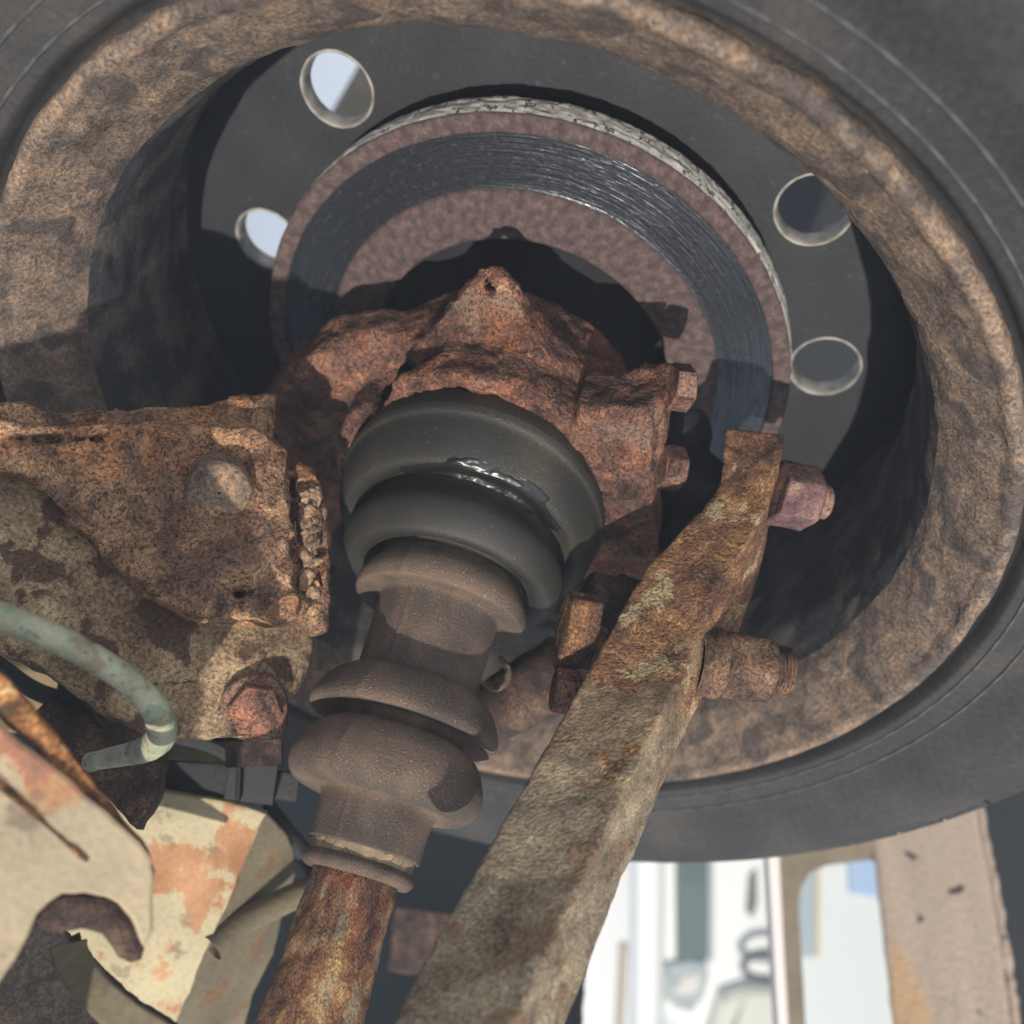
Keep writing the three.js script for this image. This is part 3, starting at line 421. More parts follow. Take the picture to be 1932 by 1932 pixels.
// ================================================================ STEERING ARM BAR
M.bar = mat({ ...T.bar, color: new THREE.Color(1.35, 1.38, 1.35), bumpScale: 0.0011, vertexColors: true });
M.barHead = mat({ ...T.barTop, bumpScale: 0.0014, color: new THREE.Color(0.88, 0.88, 0.97) });
M.nut = mat({ ...rust({ size: 512, seed: 57, tile: 0.07, stops: [[0, '#453231'], [0.35, '#63494a'], [0.6, '#785a55'], [1, '#8f7362']], flake: 0.7 }), bumpScale: 0.0014 });
thing('rusty_flat_bar', 'long thick ochre rusty flat bar with two nuts through its upper end', 'flat bar', (part) => {
  const st = [ // front left, front right, back right, back left: x, y, depth
    [[1370, 811, 0.398], [1478, 822, 0.398], [1478, 822, 0.424], [1372, 811, 0.424]],
    [[1366, 840, 0.394], [1474, 856, 0.392], [1476, 852, 0.420], [1372, 838, 0.420]],
    [[1352, 925, 0.386], [1456, 930, 0.382], [1466, 925, 0.410], [1372, 920, 0.410]],
    [[1288, 996, 0.376], [1420, 1010, 0.372], [1452, 1000, 0.400], [1340, 985, 0.400]],
    [[1206, 1090, 0.364], [1352, 1110, 0.358], [1424, 1116, 0.390], [1262, 1080, 0.390]],
    [[1148, 1196, 0.352], [1306, 1220, 0.345], [1384, 1214, 0.376], [1200, 1190, 0.376]],
    [[1064, 1346, 0.336], [1254, 1336, 0.328], [1300, 1366, 0.356], [1110, 1340, 0.356]],
    [[957, 1537, 0.314], [1166, 1522, 0.306], [1224, 1548, 0.332], [1000, 1530, 0.332]],
    [[861, 1700, 0.294], [1079, 1702, 0.286], [1158, 1700, 0.310], [900, 1690, 0.310]],
    [[789, 1837, 0.277], [1014, 1838, 0.269], [1110, 1830, 0.292], [830, 1820, 0.292]],
    [[690, 2020, 0.256], [930, 2030, 0.248], [1030, 2030, 0.270], [740, 2010, 0.270]]];
  const g = rough(loft(st.map((s) => s.map((p) => at(...p))), { round: 0.0018, per: 26, n: 300, cr: 3 }), 0.0009, 150, 5, 0.5);
  tint(g, (x, y, z) => { const n = fbm3(x * 18, y * 18, z * 18, 3), k = 0.93 + n * 0.4, w = sstep(-0.115, -0.03, y + n * 0.04); const q = sstep(-0.1, 0.25, fbm3(x * 70, y * 110, z * 70, 4)), m = (1 - w * 0.4 * q) * mix(1, 0.85, w); return [k * m * mix(1.02, 1.02, w), k * m * mix(1, 0.82, w), k * m * mix(0.96, 0.66, w)]; });
  const P = g.attributes.position, I = g.index.array, up = [], low = [];
  for (let i = 0; i < I.length; i += 3) { const j = I[i], x = P.getX(j), y = P.getY(j), z = P.getZ(j); (y + 0.05 * fbm3(x * 60, y * 60, z * 60, 4) > -0.062 ? up : low).push(I[i], I[i + 1], I[i + 2]); }
  const pick = (ix) => { const q = g.clone(); q.setIndex(ix); return q; };
  part('bar_head', pick(up), M.barHead, undefined, 'red brown scaly upper end'); part('bar_shank', pick(low), M.bar);
  const d1 = at(1575, 948, 0.392).sub(at(1465, 926, 0.392)).add(V(0, 0, -0.004)), F1 = axisFrame(at(1462, 928, 0.392), d1);
  const n1 = part('nut', hexHead(F1, 0.0136, 0.0168, { turn: 0.2, chamfer: 0.1 }), M.nut, undefined, 'purple brown rusty nut');
  part('bolt_end', rough(revolve(F1, dense([[0.0005, 0.0232], [0.0062, 0.0232], [0.0073, 0.022], [0.0073, 0.012]], 0.001), 40), 0.0007, 250), M.bolt, n1);
  const d2 = at(1497, 1262, 0.36).sub(at(1330, 1238, 0.36)).add(V(0, 0, -0.003)), F2 = axisFrame(at(1318, 1246, 0.362), d2);
  const thread = (F, r, s0, s1) => rough(revolve(F, dense([[0.0004, s1], [r * 0.85, s1], [r, s1 - 0.001], ...[...Array(7)].flatMap((_, i) => [[r * 0.9, s1 - 0.0018 - i * 0.0014], [r, s1 - 0.0025 - i * 0.0014]]), [r, s0]], 0.0006), 40), 0.0004, 250);
  part('washer', rough(revolve(F2, dense([[0.004, 0.0085], [0.0128, 0.0085], [0.0134, 0.0075], [0.0134, -0.002]], 0.001), 50), 0.0007, 200), mat({ ...T.bracket, color: new THREE.Color(0.52, 0.48, 0.44), bumpScale: 0.001 }));
  const n2 = part('nut', hexHead(F2, 0.0137, 0.019, { s0: 0.0085, turn: 0.5, chamfer: 0.1 }), mat({ ...T.bracket, color: new THREE.Color(0.45, 0.42, 0.4), bumpScale: 0.0014 }), undefined, 'brown rusty nut with a threaded end');
  part('bolt_end', thread(F2, 0.0098, 0.02, 0.0352), mat({ ...T.bracket, color: new THREE.Color(0.6, 0.55, 0.5), bumpScale: 0.001 }), n2);
});
M.clip = mat({ ...T.barTop, bumpScale: 0.0012 });
thing('clamp_bolt', 'ochre rusty hexagonal bolt head beside the flat bar with a bent locking tab', 'bolt', (part) => {
  const ax = V(-0.97, 0.2, 0.1), F = axisFrame(at(1118, 1192, 0.372), ax);
  part('bolt_head', hexHead(F, 0.0152, 0.0122, { turn: 0.35, chamfer: 0.1 }), M.clip);
  part('lower_bolt_head', hexHead(axisFrame(at(1086, 1308, 0.366), ax), 0.0086, 0.0088, { turn: 0.1, chamfer: 0.12 }), M.bolt);
  part('lock_tab', rough(loft([[1112, 1168], [1126, 1178], [1140, 1190], [1132, 1230], [1118, 1262], [1104, 1300], [1092, 1336]].map(([x, y], i) => { const w = 5, d = 0.362; return [at(x - w, y - 2, d), at(x + w + 2, y + 2, d), at(x + w + 3, y + 2, d + 0.006), at(x - w + 2, y - 2, d + 0.006)]; }), { round: 0.0006, per: 3, n: 60, cr: 2 }), 0.0006, 260, 3), M.clip);
  const st = axisFrame(at(1196, 1160, 0.392), V(-0.95, 0.28, 0.12));
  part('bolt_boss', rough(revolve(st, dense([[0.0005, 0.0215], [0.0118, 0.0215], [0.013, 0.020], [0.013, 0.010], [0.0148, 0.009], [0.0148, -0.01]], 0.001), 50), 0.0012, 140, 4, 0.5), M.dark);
});

// ================================================================ PIPE, BRACKETS, CHASSIS AT THE LOWER LEFT
M.pipe = mat({ ...bake(512, 0.07, (x, y) => { const n = pfbm(x, y, 4, 6, 151, 0.6), g = pfbm(x, y, 70, 3, 153), t = sstep(0.18, 0.3, pfbm(x, y, 6, 5, 157)), r = sstep(0.14, 0.3, pfbm(x, y, 5, 6, 159, 0.6)), k = sstep(0.3, 0.45, pfbm(x, y, 20, 4, 155)); let c = [160 + n * 44 + g * 18, 160 + n * 42 + g * 18, 136 + n * 40 + g * 16]; c = c.map((v, i) => mix(v, [112, 138, 118][i], t * 0.7)); c = c.map((v, i) => mix(v, [134, 118, 98][i], r * 0.75)); c = c.map((v, i) => mix(v, [82, 76, 64][i], k * 0.5)); return [...c, 0.5 + g * 0.4 + r * 0.2]; }), bumpScale: 0.0005, roughness: 0.8 });
single('brake_pipe', 'pale green hooked metal pipe in front of the mottled plate', 'pipe', rough(tube([[-60, 1142, 0.268], [0, 1162, 0.272], [70, 1190, 0.277], [140, 1222, 0.283], [210, 1262, 0.290], [262, 1302, 0.297], [294, 1340, 0.305], [306, 1372, 0.314], [298, 1398, 0.323], [274, 1414, 0.331], [242, 1423, 0.338], [205, 1430, 0.345], [170, 1438, 0.351]].map((p) => at(...p)), (t) => 0.0040 + 0.0009 * Math.exp(-(((t - 0.62) / 0.16) ** 2)) - 0.0006 * sstep(0.7, 1, t), 28, 160), 0.0003, 120, 3), M.pipe);
M.cream = mat({ ...bake(1024, 0.16, (x, y) => { const n = pfbm(x, y, 4, 5, 161), g = pfbm(x, y, 70, 3, 163), q = pfbm(x + 0.04 * n, y + 0.02 * g, 3, 8, 165, 0.62), r = sstep(0.05, 0.2, q), r2 = sstep(0.15, 0.24, q), st = sstep(0.16, 0.4, pfbm(x, y, 9, 7, 167, 0.62)); let c = [160 + n * 30 + g * 10, 144 + n * 28 + g * 10, 118 + n * 22 + g * 9]; c = c.map((v, i) => mix(v, [162, 106, 64][i], r * 0.8)); c = c.map((v, i) => mix(v, [140, 92, 78][i], r2 * 0.7)); c = c.map((v, i) => mix(v, [96, 84, 66][i], st * 0.6)); return [...c, 0.5 + g * 0.25 + r * 0.3]; }), bumpScale: 0.0006, roughness: 0.7 });
M.creamRusty = mat({ ...bake(512, 0.14, (x, y) => { const n = pfbm(x, y, 4, 5, 171), g = pfbm(x, y, 60, 3, 173), q = sstep(0.05, 0.16, pfbm(x + 0.03 * n, y + 0.02 * g, 3, 8, 175, 0.6)); let c = [164 + n * 26, 152 + n * 26, 122 + n * 22]; c = c.map((v, i) => mix(v, [150, 98, 60][i] + n * 60, q * 0.85)); const d = sstep(0.2, 0.4, pfbm(x, y, 10, 6, 177, 0.6)); c = c.map((v, i) => mix(v, [104, 92, 72][i], d * 0.5)); return [c[0] + g * 12, c[1] + g * 12, c[2] + g * 10, 0.5 + g * 0.3]; }), bumpScale: 0.0005, roughness: 0.7 });
M.flange = mat({ ...rust({ size: 512, seed: 63, tile: 0.12, stops: [[0, '#3a2719'], [0.35, '#6b4427'], [0.6, '#93643a'], [0.85, '#b08a5c'], [1, '#b9a27a']], patch: '#3f3227', patchAt: 0.15 }), bumpScale: 0.0016 });
M.tan = mat({ ...bake(512, 0.2, (x, y) => { const n = pfbm(x, y, 4, 5, 241), g = pfbm(x, y, 60, 3, 243), r = sstep(0.2, 0.4, pfbm(x, y, 6, 5, 247)); const b = 112 + n * 34 + g * 12; return [b + r * 6, b * 0.91 - r * 12, b * 0.72 - r * 16, 0.5 + n * 0.3 + g * 0.3]; }), bumpScale: 0.0007 });
const CH = Frame.plane(at(0, 1480, 0.245), at(280, 1640, 0.262), at(40, 1800, 0.247));
thing('chassis_rail', 'cream painted rusty chassis rail with a brown flange and hooked end', 'chassis rail', (part) => {
  const o = [[-120, 1290], [0, 1372], [120, 1462], [262, 1585], [284, 1616], [291, 1660], [293, 1720], [288, 1760], [272, 1792], [258, 1768], [244, 1735], [222, 1708], [196, 1694], [160, 1688], [118, 1690], [92, 1704], [72, 1728], [40, 1790], [0, 1856], [-60, 1960], [-120, 1980]];
  part('rail_face', plate(CH, CH.poly(o), 0.003, { bevel: 0.0012, rag: 0.0005 }), M.cream);
  const lip = [[66, 1738], [92, 1700], [118, 1686], [196, 1690], [226, 1706], [250, 1736], [264, 1772], [272, 1792], [264, 1815], [244, 1820], [226, 1810], [208, 1784], [190, 1768], [150, 1758], [112, 1764], [84, 1754]];
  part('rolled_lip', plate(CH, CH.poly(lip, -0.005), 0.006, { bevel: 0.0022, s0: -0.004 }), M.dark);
  const strip = [[-60, 1262, 0.243], [0, 1312, 0.246], [70, 1388, 0.251], [140, 1466, 0.256], [210, 1548, 0.261], [262, 1610, 0.265], [284, 1652, 0.267]].map(([x, y, d], i, A) => { const w = [38, 34, 28, 24, 20, 17, 10][i]; return [at(x + w * 0.7, y - w * 0.7, d), at(x - w * 0.6, y + w * 0.62, d), at(x - w * 0.6, y + w * 0.62, d + 0.006), at(x + w * 0.7, y - w * 0.7, d + 0.006)]; });
  part('rail_flange', rough(loft(strip, { round: 0.0015, per: 6, n: 160, cr: 3 }), 0.0012, 150, 4, 0.4), M.flange);
  const crease = [[-60, 1420], [0, 1478], [60, 1530], [120, 1584], [165, 1622]].map(([x, y]) => CH.pt(...CH.hit(x, y)));
  part('rust_ridge', rough(tube(crease, (t) => 0.0022 * (1 - 0.6 * t), 10, 60, 0.5), 0.0009, 200, 4), M.flange);
});
const PL = Frame.plane(at(280, 1500, 0.43), at(500, 1530, 0.43), at(330, 1900, 0.445));
thing('chassis_plate', 'cream plate blotched with orange rust behind the hooked rail end', 'plate', (part) => {
  part('plate_face', plate(PL, PL.poly([[150, 1470], [285, 1492], [400, 1508], [502, 1534], [476, 1590], [430, 1700], [380, 1812], [322, 1950], [60, 1960], [60, 1600]]), 0.004), M.creamRusty);
  const SF = Frame.plane(at(503, 1534, 0.432), at(560, 1600, 0.47), at(332, 1930, 0.448));
  part('plate_side', plate(SF, SF.poly([[504, 1535], [540, 1570], [560, 1610], [562, 1650], [540, 1720], [520, 1800], [480, 1880], [460, 1960], [320, 1960], [382, 1812], [432, 1700]]), 0.003, { s0: -0.001 }), M.tan);
});
const SB = Frame.plane(at(70, 1350, 0.372), at(300, 1420, 0.376), at(230, 1550, 0.366));
thing('pipe_bracket', 'dark rusty folded bracket holding the end of the green pipe', 'bracket', (part) => {
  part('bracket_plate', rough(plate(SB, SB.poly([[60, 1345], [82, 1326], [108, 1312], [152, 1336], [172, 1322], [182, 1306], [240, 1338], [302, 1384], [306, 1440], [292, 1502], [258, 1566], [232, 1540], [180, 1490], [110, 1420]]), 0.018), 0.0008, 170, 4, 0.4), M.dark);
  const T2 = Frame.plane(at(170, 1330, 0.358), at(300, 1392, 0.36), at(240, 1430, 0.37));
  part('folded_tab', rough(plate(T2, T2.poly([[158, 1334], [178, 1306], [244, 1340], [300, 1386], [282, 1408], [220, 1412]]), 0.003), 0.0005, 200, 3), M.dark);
});
M.black = mat({ ...bake(256, 0.1, (x, y) => { const n = pfbm(x, y, 5, 5, 181), g = pfbm(x, y, 50, 3, 183); const b = 27 + n * 14 + g * 8; return [b, b + 2, b + 4, 0.5 + g * 0.4]; }), bumpScale: 0.0004, roughness: 0.7 });
function bar(pts, w, t, m, d = 0) { return loft(pts.map(([x, y, z], i) => { const a = pts[Math.max(0, i - 1)], b = pts[Math.min(pts.length - 1, i + 1)], l = Math.hypot(b[0] - a[0], b[1] - a[1]), nx = -(b[1] - a[1]) / l * w / 2, ny = (b[0] - a[0]) / l * w / 2; return [at(x - nx, y - ny, z), at(x + nx, y + ny, z), at(x + nx, y + ny, z + t), at(x - nx, y - ny, z + t)]; }), { round: 0.0012, per: 4, n: 40, cr: 2 }); }
thing('wiring_clip', 'black plastic wiring clip strap between the green pipe and cream rail', 'clip', (part) => {
  part('strap', bar([[-60, 1216, 0.425], [0, 1258, 0.425], [60, 1300, 0.425], [110, 1318, 0.425], [200, 1324, 0.425], [300, 1330, 0.425]], 36, 0.006), M.black);
  part('strap_end', bar([[196, 1330, 0.428], [240, 1300, 0.428], [300, 1300, 0.428]], 46, 0.008), M.black);
  part('clip_tab', bar([[118, 1320, 0.42], [122, 1286, 0.42]], 26, 0.006), M.black);
});
const TP = Frame.plane(at(0, 1200, 0.47), at(250, 1300, 0.47), at(0, 1320, 0.46));
single('floor_panel', 'tan painted floor panel glimpsed under the green pipe', 'panel', plate(TP, TP.poly([[-120, 1120], [120, 1180], [330, 1300], [330, 1340], [-120, 1400]]), 0.004), mat({ ...bake(256, 0.12, (x, y) => { const n = pfbm(x, y, 4, 5, 191), g = pfbm(x, y, 40, 3, 193); const b = 160 + n * 30 + g * 12; return [b, b * 0.87, b * 0.66, 0.5 + g * 0.3]; }), roughness: 0.8, bumpScale: 0.0005 }));
const CP = Frame.plane(at(300, 1380, 0.5), at(480, 1440, 0.5), at(300, 1460, 0.5));
single('inner_cream_panel', 'orange stained cream panel behind the black wiring connector', 'panel', plate(CP, CP.poly([[260, 1370], [380, 1380], [500, 1430], [500, 1450], [260, 1450]]), 0.004), M.creamRusty);
thing('wiring_connector', 'dusty black plastic connector block above the orange stained plate', 'connector', (part) => {
  part('lead', bar([[250, 1462, 0.44], [340, 1468, 0.436], [450, 1474, 0.432]], 66, 0.02), M.black);
  part('housing', bar([[428, 1464, 0.424], [520, 1476, 0.424]], 88, 0.022), M.black);
  part('rib', bar([[452, 1424, 0.42], [448, 1512, 0.42]], 10, 0.01), M.black);
  part('socket', bar([[462, 1466, 0.419], [520, 1474, 0.419]], 78, 0.01), mat({ color: new THREE.Color('#22282a'), roughness: 0.75 }));
  part('latch', bar([[520, 1480, 0.43], [562, 1486, 0.43]], 56, 0.02), M.black);
  part('strap', bar([[330, 1390, 0.432], [400, 1410, 0.432], [470, 1452, 0.432]], 26, 0.006), M.black);
  part('upper_strap', bar([[380, 1378, 0.436], [470, 1412, 0.436]], 16, 0.006), M.black);
});
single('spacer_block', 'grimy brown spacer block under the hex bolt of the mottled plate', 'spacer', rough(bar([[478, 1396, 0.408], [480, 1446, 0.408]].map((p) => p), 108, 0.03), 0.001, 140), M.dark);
thing('curved_strap', 'grimy bent strap with a crusted dark edge below the hooked rail end', 'strap', (part) => {
  part('strap_face', rough(bar([[128, 1780, 0.30], [136, 1812, 0.297], [170, 1862, 0.291], [230, 1916, 0.285], [310, 1968, 0.279]], 74, 0.004), 0.0006, 200, 3), M.tan);
  part('crusted_edge', rough(bar([[140, 1764, 0.303], [156, 1800, 0.299], [194, 1844, 0.293], [252, 1892, 0.287], [330, 1940, 0.281]], 22, 0.010), 0.0012, 220, 4, 0.4), M.dark);
});
const DP = Frame.plane(at(0, 1700, 0.36), at(200, 1800, 0.36), at(0, 1932, 0.34));
single('underbody_panel', 'dark grey grimy underbody panel behind the curved strap', 'panel', plate(DP, DP.poly([[-120, 1640], [60, 1700], [130, 1760], [150, 1830], [260, 1960], [-120, 1990]]), 0.004), mat({ ...T.rim, color: new THREE.Color(0.32, 0.34, 0.36), bumpScale: 0.0005 }));

// ================================================================ BEHIND THE SHAFT
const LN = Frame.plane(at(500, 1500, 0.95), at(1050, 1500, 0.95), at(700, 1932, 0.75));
single('wheel_arch_backing', 'dark green grey wheel arch panel added to block light behind the drive shaft', 'liner', plate(LN, LN.poly([[-200, 1150], [1120, 1150], [1120, 1560], [1092, 2050], [-200, 2050]]), 0.006), mat({ ...bake(256, 0.3, (x, y) => { const n = pfbm(x, y, 4, 5, 201); const b = 36 + n * 12; return [b, b + 6, b + 8, 0.5 + n * 0.4]; }), bumpScale: 0.001, roughness: 0.8 }));  // dark panel added to block the bright background below the tyre
single('vent_hose', 'pale dusty hose crossing behind the rusty drive shaft', 'hose', tube([[400, 1790, 0.44], [450, 1745, 0.45], [520, 1708, 0.46], [600, 1672, 0.47], [680, 1640, 0.49]].map((p) => at(...p)), 0.0062, 20, 40), M.tan);
single('wiring_harness', 'thin dark wiring harness beside the small end of the boot', 'wire', tube([[500, 1520, 0.47], [530, 1560, 0.47], [580, 1620, 0.48], [610, 1660, 0.48]].map((p) => at(...p)), 0.005, 14, 40), M.black);
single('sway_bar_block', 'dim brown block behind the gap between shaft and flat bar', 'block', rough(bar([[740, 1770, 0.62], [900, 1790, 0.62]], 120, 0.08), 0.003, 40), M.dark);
thing('lower_ball_joint', 'dark rusty ball joint arm, tone lowered for shade, behind the boot with a bent clip', 'ball joint', (part) => {
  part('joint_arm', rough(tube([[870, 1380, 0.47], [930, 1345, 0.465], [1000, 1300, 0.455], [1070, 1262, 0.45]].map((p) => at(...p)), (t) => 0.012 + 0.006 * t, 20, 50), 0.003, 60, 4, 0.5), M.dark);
  part('bent_clip', tube([[940, 1240, 0.42], [958, 1262, 0.42], [955, 1288, 0.42], [930, 1298, 0.42], [915, 1285, 0.42]].map((p) => at(...p)), 0.0016, 10, 40), mat({ ...T.arm, bumpScale: 0.0004 }));
});
single('ball_joint_boot', 'black rubber joint boot between the knuckle bolts and flat bar', 'rubber boot', rough(revolve(axisFrame(at(1300, 905, 0.445), V(0.12, -0.95, 0.3)), curve2([[0.006, -0.034], [0.013, -0.03], [0.0145, -0.02], [0.012, -0.012], [0.0165, -0.004], [0.0175, 0.006], [0.0145, 0.014], [0.0185, 0.024], [0.0175, 0.034], [0.010, 0.04]], 60), 50), 0.0006, 120), M.black);

// ================================================================ BEYOND THE WHEEL
M.white = mat({ color: new THREE.Color(0.88, 0.89, 0.86), roughness: 0.4 });
M.glass = mat({ color: new THREE.Color(0.09, 0.13, 0.115), roughness: 0.08 });
const fr = (d) => Frame.plane(at(1200, 1600, d), at(1500, 1600, d), at(1200, 1900, d));
const frameAt = fr(0.86), plankAt = Frame.plane(at(1640, 1700, 0.84), at(1880, 1700, 0.80), at(1640, 1932, 0.80));
M.brown = mat({ ...bake(256, 0.3, (x, y) => { const n = pfbm(x, y, 4, 5, 211), g = pfbm(x, y, 40, 3, 213); const b = 112 + n * 26 + g * 10; return [b, b * 0.9, b * 0.75, 0.5 + g * 0.4]; }), bumpScale: 0.0008 });
thing('metal_frame', 'brown metal frame upright with a rounded opening under the tyre', 'frame', (part) => {
  const F = frameAt; part('frame_plate', plate(F, F.poly([[1464, 1480], [1700, 1480], [1700, 1640], [1640, 1624], [1560, 1634], [1528, 1648], [1510, 1680], [1507, 1720], [1516, 1850], [1524, 2000], [1488, 2000], [1476, 1800]]), 0.02, { rag: 0 }), M.brown);
  part('frame_edge', plate(F, F.poly([[1444, 1560], [1466, 1560], [1478, 1800], [1490, 2000], [1470, 2000], [1458, 1800]]), 0.02, { rag: 0, s0: 0.004 }), mat({ color: new THREE.Color(0.62, 0.55, 0.53), roughness: 0.6 }), undefined, 'pale edge');  // paler strip along the frame
});
M.plank = mat({ ...bake(1024, 0.5, (x, y) => { const n = pfbm(x, y, 3, 5, 221, 0.5, 1), s = pfbm(x, y, 16, 4, 223, 0.6, 2), g = pfbm(x, y, 120, 3, 225), k = sstep(0.5, 0.58, pfbm(x, y, 22, 2, 227)), o = sstep(0.1, 0.35, pfbm(x, y, 5, 4, 229, 0.5, 2)), d = sstep(0.1, 0.4, pfbm(x, y, 4, 5, 231)); let c = [178 + n * 16 + s * 16, 158 + n * 16 + s * 15, 140 + n * 14 + s * 14]; c = c.map((v, i) => mix(v, [196, 150, 98][i], o * 0.55)); c = c.map((v, i) => mix(v, [118, 104, 98][i], d * 0.5)); c = c.map((v, i) => mix(v, [50, 42, 38][i], k * 0.85)); return [c[0] + g * 14, c[1] + g * 14, c[2] + g * 14, 0.5 + s * 0.3 + g * 0.3 - k * 0.4]; }), bumpScale: 0.0015 });
thing('weathered_plank', 'pale weathered plank with dark knots under the tyre', 'plank', (part) => {
  const F = plankAt; part('board', plate(F, F.poly([[1636, 1480], [1836, 1480], [1848, 1560], [1868, 1660], [1888, 1780], [1912, 1980], [1690, 1990], [1668, 1800], [1650, 1640]]), 0.03, { rag: 0.0005, bevel: 0.004 }), M.plank);
  part('splintered_edge', rough(plate(F, F.poly([[1834, 1480], [1846, 1480], [1862, 1560], [1882, 1660], [1906, 1780], [1934, 1990], [1910, 1990], [1886, 1780], [1866, 1660], [1848, 1560]]), 0.03, { rag: 0.0012, bevel: 0.003, s0: -0.003 }), 0.0012, 140, 4), M.plank);
});
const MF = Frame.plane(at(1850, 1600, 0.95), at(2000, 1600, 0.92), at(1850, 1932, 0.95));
single('ground_shade_panel', 'black panel in place of the shaded ground beside the weathered plank', 'shade panel', plate(MF, MF.poly([[1830, 1380], [2300, 1380], [2300, 2100], [1860, 2100]]), 0.01, { rag: 0 }), mat({ color: new THREE.Color(0.005, 0.006, 0.007), roughness: 0.9 }));  // black panel standing in for shaded ground under the car
thing('white_van', 'white van with a long green tinted window and round headlamp', 'van', (part) => {
  const d = 3.2, F = fr(d);
  const body = part('body', plate(F, F.poly([[1252, 1480], [1470, 1480], [1470, 2100], [1330, 2100], [1290, 1960], [1244, 1900], [1238, 1780], [1246, 1640]]), 0.5, { rag: 0, bevel: 0.03 }), M.white);
  part('roof_rail', tube([[1222, 1480], [1222, 1700], [1216, 2100]].map(([x, y]) => at(x, y, d - 0.1)), 0.055, 16, 10), M.white);
  const w = part('window', plate(F, F.poly([[1272, 1500], [1336, 1500], [1336, 1806], [1274, 1810]]), 0.02, { rag: 0, s0: 0.012 }), M.glass);
  part('window_seal', plate(F, F.poly([[1336, 1500], [1346, 1500], [1346, 1812], [1336, 1812]]), 0.02, { rag: 0, s0: 0.014 }), mat({ color: new THREE.Color(0.4, 0.45, 0.48), roughness: 0.5 }), w);
  const lamp = part('headlamp', plate(F, F.poly([[1252, 1816], [1300, 1808], [1332, 1812], [1336, 1840], [1326, 1880], [1304, 1906], [1276, 1902], [1252, 1880], [1244, 1846]]), 0.04, { rag: 0, s0: 0.02, bevel: 0.01 }), mat({ color: new THREE.Color(0.42, 0.47, 0.47), roughness: 0.15 }));
  part('reflector', plate(F, F.poly([[1290, 1832], [1320, 1826], [1316, 1862], [1290, 1872], [1266, 1862]]), 0.01, { rag: 0, s0: 0.026, bevel: 0.004 }), mat({ color: new THREE.Color(0.72, 0.7, 0.66), roughness: 0.2 }), lamp);
  part('mirror_rim', tube([[1412, 1806], [1402, 1822], [1412, 1838], [1440, 1846], [1480, 1842], [1490, 1815], [1460, 1798], [1430, 1798], [1412, 1806]].map(([x, y]) => at(x, y, d - 0.06)), 0.012, 10, 50), mat({ color: new THREE.Color(0.05, 0.055, 0.05), roughness: 0.5 }));
  part('vent_slot', plate(F, F.poly([[1412, 1652], [1426, 1640], [1428, 1700], [1418, 1730], [1406, 1716]]), 0.02, { rag: 0, s0: 0.013 }), mat({ color: new THREE.Color(0.1, 0.11, 0.1), roughness: 0.6 }));
  part('bonnet', plate(F, F.poly([[1352, 1866], [1400, 1850], [1480, 1850], [1480, 2100], [1300, 2100], [1322, 1960]]), 0.3, { rag: 0, s0: 0.04, bevel: 0.03 }), mat({ color: new THREE.Color(0.66, 0.67, 0.57), roughness: 0.4 }));
});
thing('white_truck', 'white truck side with a blue mark seen through the frame opening', 'truck', (part) => {
  const F = fr(2.4); part('side', plate(F, F.poly([[1480, 1480], [1760, 1480], [1760, 2100], [1480, 2100]]), 0.1, { rag: 0, bevel: 0.01 }), mat({ color: new THREE.Color(0.6, 0.64, 0.63), roughness: 0.5 }));
  part('pillar', plate(F, F.poly([[1500, 1480], [1536, 1480], [1536, 1800], [1508, 1800]]), 0.02, { rag: 0, s0: 0.016 }), mat({ color: new THREE.Color(0.3, 0.36, 0.38), roughness: 0.5 }));
  part('trim', plate(F, F.poly([[1537, 1480], [1545, 1480], [1545, 1800], [1537, 1800]]), 0.02, { rag: 0, s0: 0.016 }), mat({ color: new THREE.Color(0.6, 0.5, 0.28), roughness: 0.5 }));
  part('blue_mark', plate(F, F.poly([[1596, 1600], [1660, 1600], [1660, 1690], [1600, 1680]]), 0.02, { rag: 0, s0: 0.016 }), mat({ color: new THREE.Color(0.3, 0.42, 0.62), roughness: 0.5 }));
});
single('fence_post', 'thin tan post standing against the bright sky beside the white van', 'post', tube([[1176, 1780], [1172, 1860], [1160, 2100]].map(([x, y]) => at(x, y, 2.6)), 0.012, 12, 8), mat({ color: new THREE.Color(0.45, 0.36, 0.26) }));
const FB = Frame.plane(at(680, 100, 1.4), at(760, 200, 1.4), at(600, 260, 1.4));
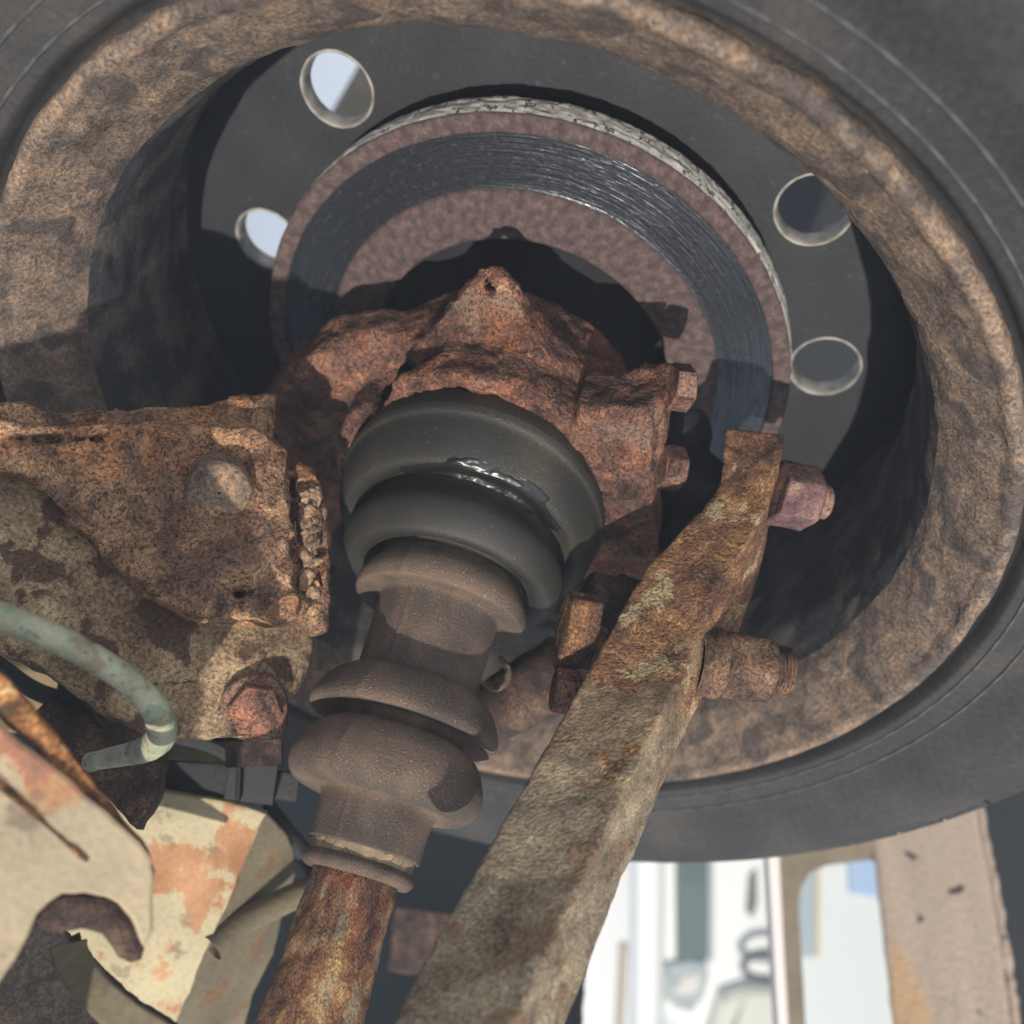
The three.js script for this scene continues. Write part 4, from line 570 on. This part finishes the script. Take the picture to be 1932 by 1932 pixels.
single('grey_beam', 'grey brown beam crossing the light in the upper wheel hole', 'beam', plate(FB, FB.poly([[712, 60], [900, 200], [720, 460], [556, 330]]), 0.06, { rag: 0 }), M.brown);
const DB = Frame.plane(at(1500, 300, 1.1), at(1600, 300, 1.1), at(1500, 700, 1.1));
single('dark_hole_backing', 'dark panel added to darken the wheel holes beside the flat bar', 'panel', plate(DB, DB.poly([[1250, 150], [1760, 150], [1760, 900], [1250, 900]]), 0.02, { rag: 0, holes: [DB.poly([[1555, 430], [1600, 405], [1620, 440], [1590, 480], [1540, 470]])] }), mat({ color: new THREE.Color(0.01, 0.011, 0.013), roughness: 0.8 }));  // made-up dark backing for the darkness inside the right wheel holes

const XM = new Frame(V(-0.139, 0, -0.19), V(-1, 0, 0), V(0, 1, 0), V(0, 0, 1));
single('sun_blocker', 'unseen cream crossmember above the box arm', 'blocker', plate(XM, [[0, -0.24], [0.3, -0.24], [0.3, -0.075], [0, -0.075]], 0.03, { rag: 0 }), M.cream);  // out of view, added to shade the left half of the box arm
const FL = new Frame(V(-0.45, 0, 0), V(0, 1, 0), V(0, 0, 1), V(1, 0, 0));
single('unseen_car_floor', 'unseen dark car floor above the axle, added to block the sky', 'car floor', plate(FL, [[-1.3, -0.35], [0.35, -0.35], [0.35, 1.3], [-1.3, 1.3]], 0.03, { rag: 0 }), M.black);  // out of view, added to cut the sky light from above
const WW = fr(4.4);
single('white_wall', 'added white wall beside the white van', 'sheet', plate(WW, WW.poly([[1000, 1200], [1250, 1200], [1250, 2300], [1000, 2300]]), 0.2, { rag: 0 }), M.white);  // added white surface standing in for overexposed sky

// ================================================================ SMALL LITTER
M.straw = mat({ color: new THREE.Color(0.55, 0.42, 0.28), roughness: 0.8 });
const straw = (pts, r, label) => single('straw', label, 'straw', tube(pts.map(([u, v, h]) => WH.pt(u, v, h)), r, 6, 24), M.straw, undefined);
{
  const q = (x, y, h) => [...WH.hit(x, y, h), h];
  straw([q(1562, 240, -0.003), q(1592, 252, -0.001), q(1618, 285, 0.0), q(1638, 322, 0.001)], 0.0007, 'long pale straw lying on the rusty rim band');
}

renderer.render(scene, camera);
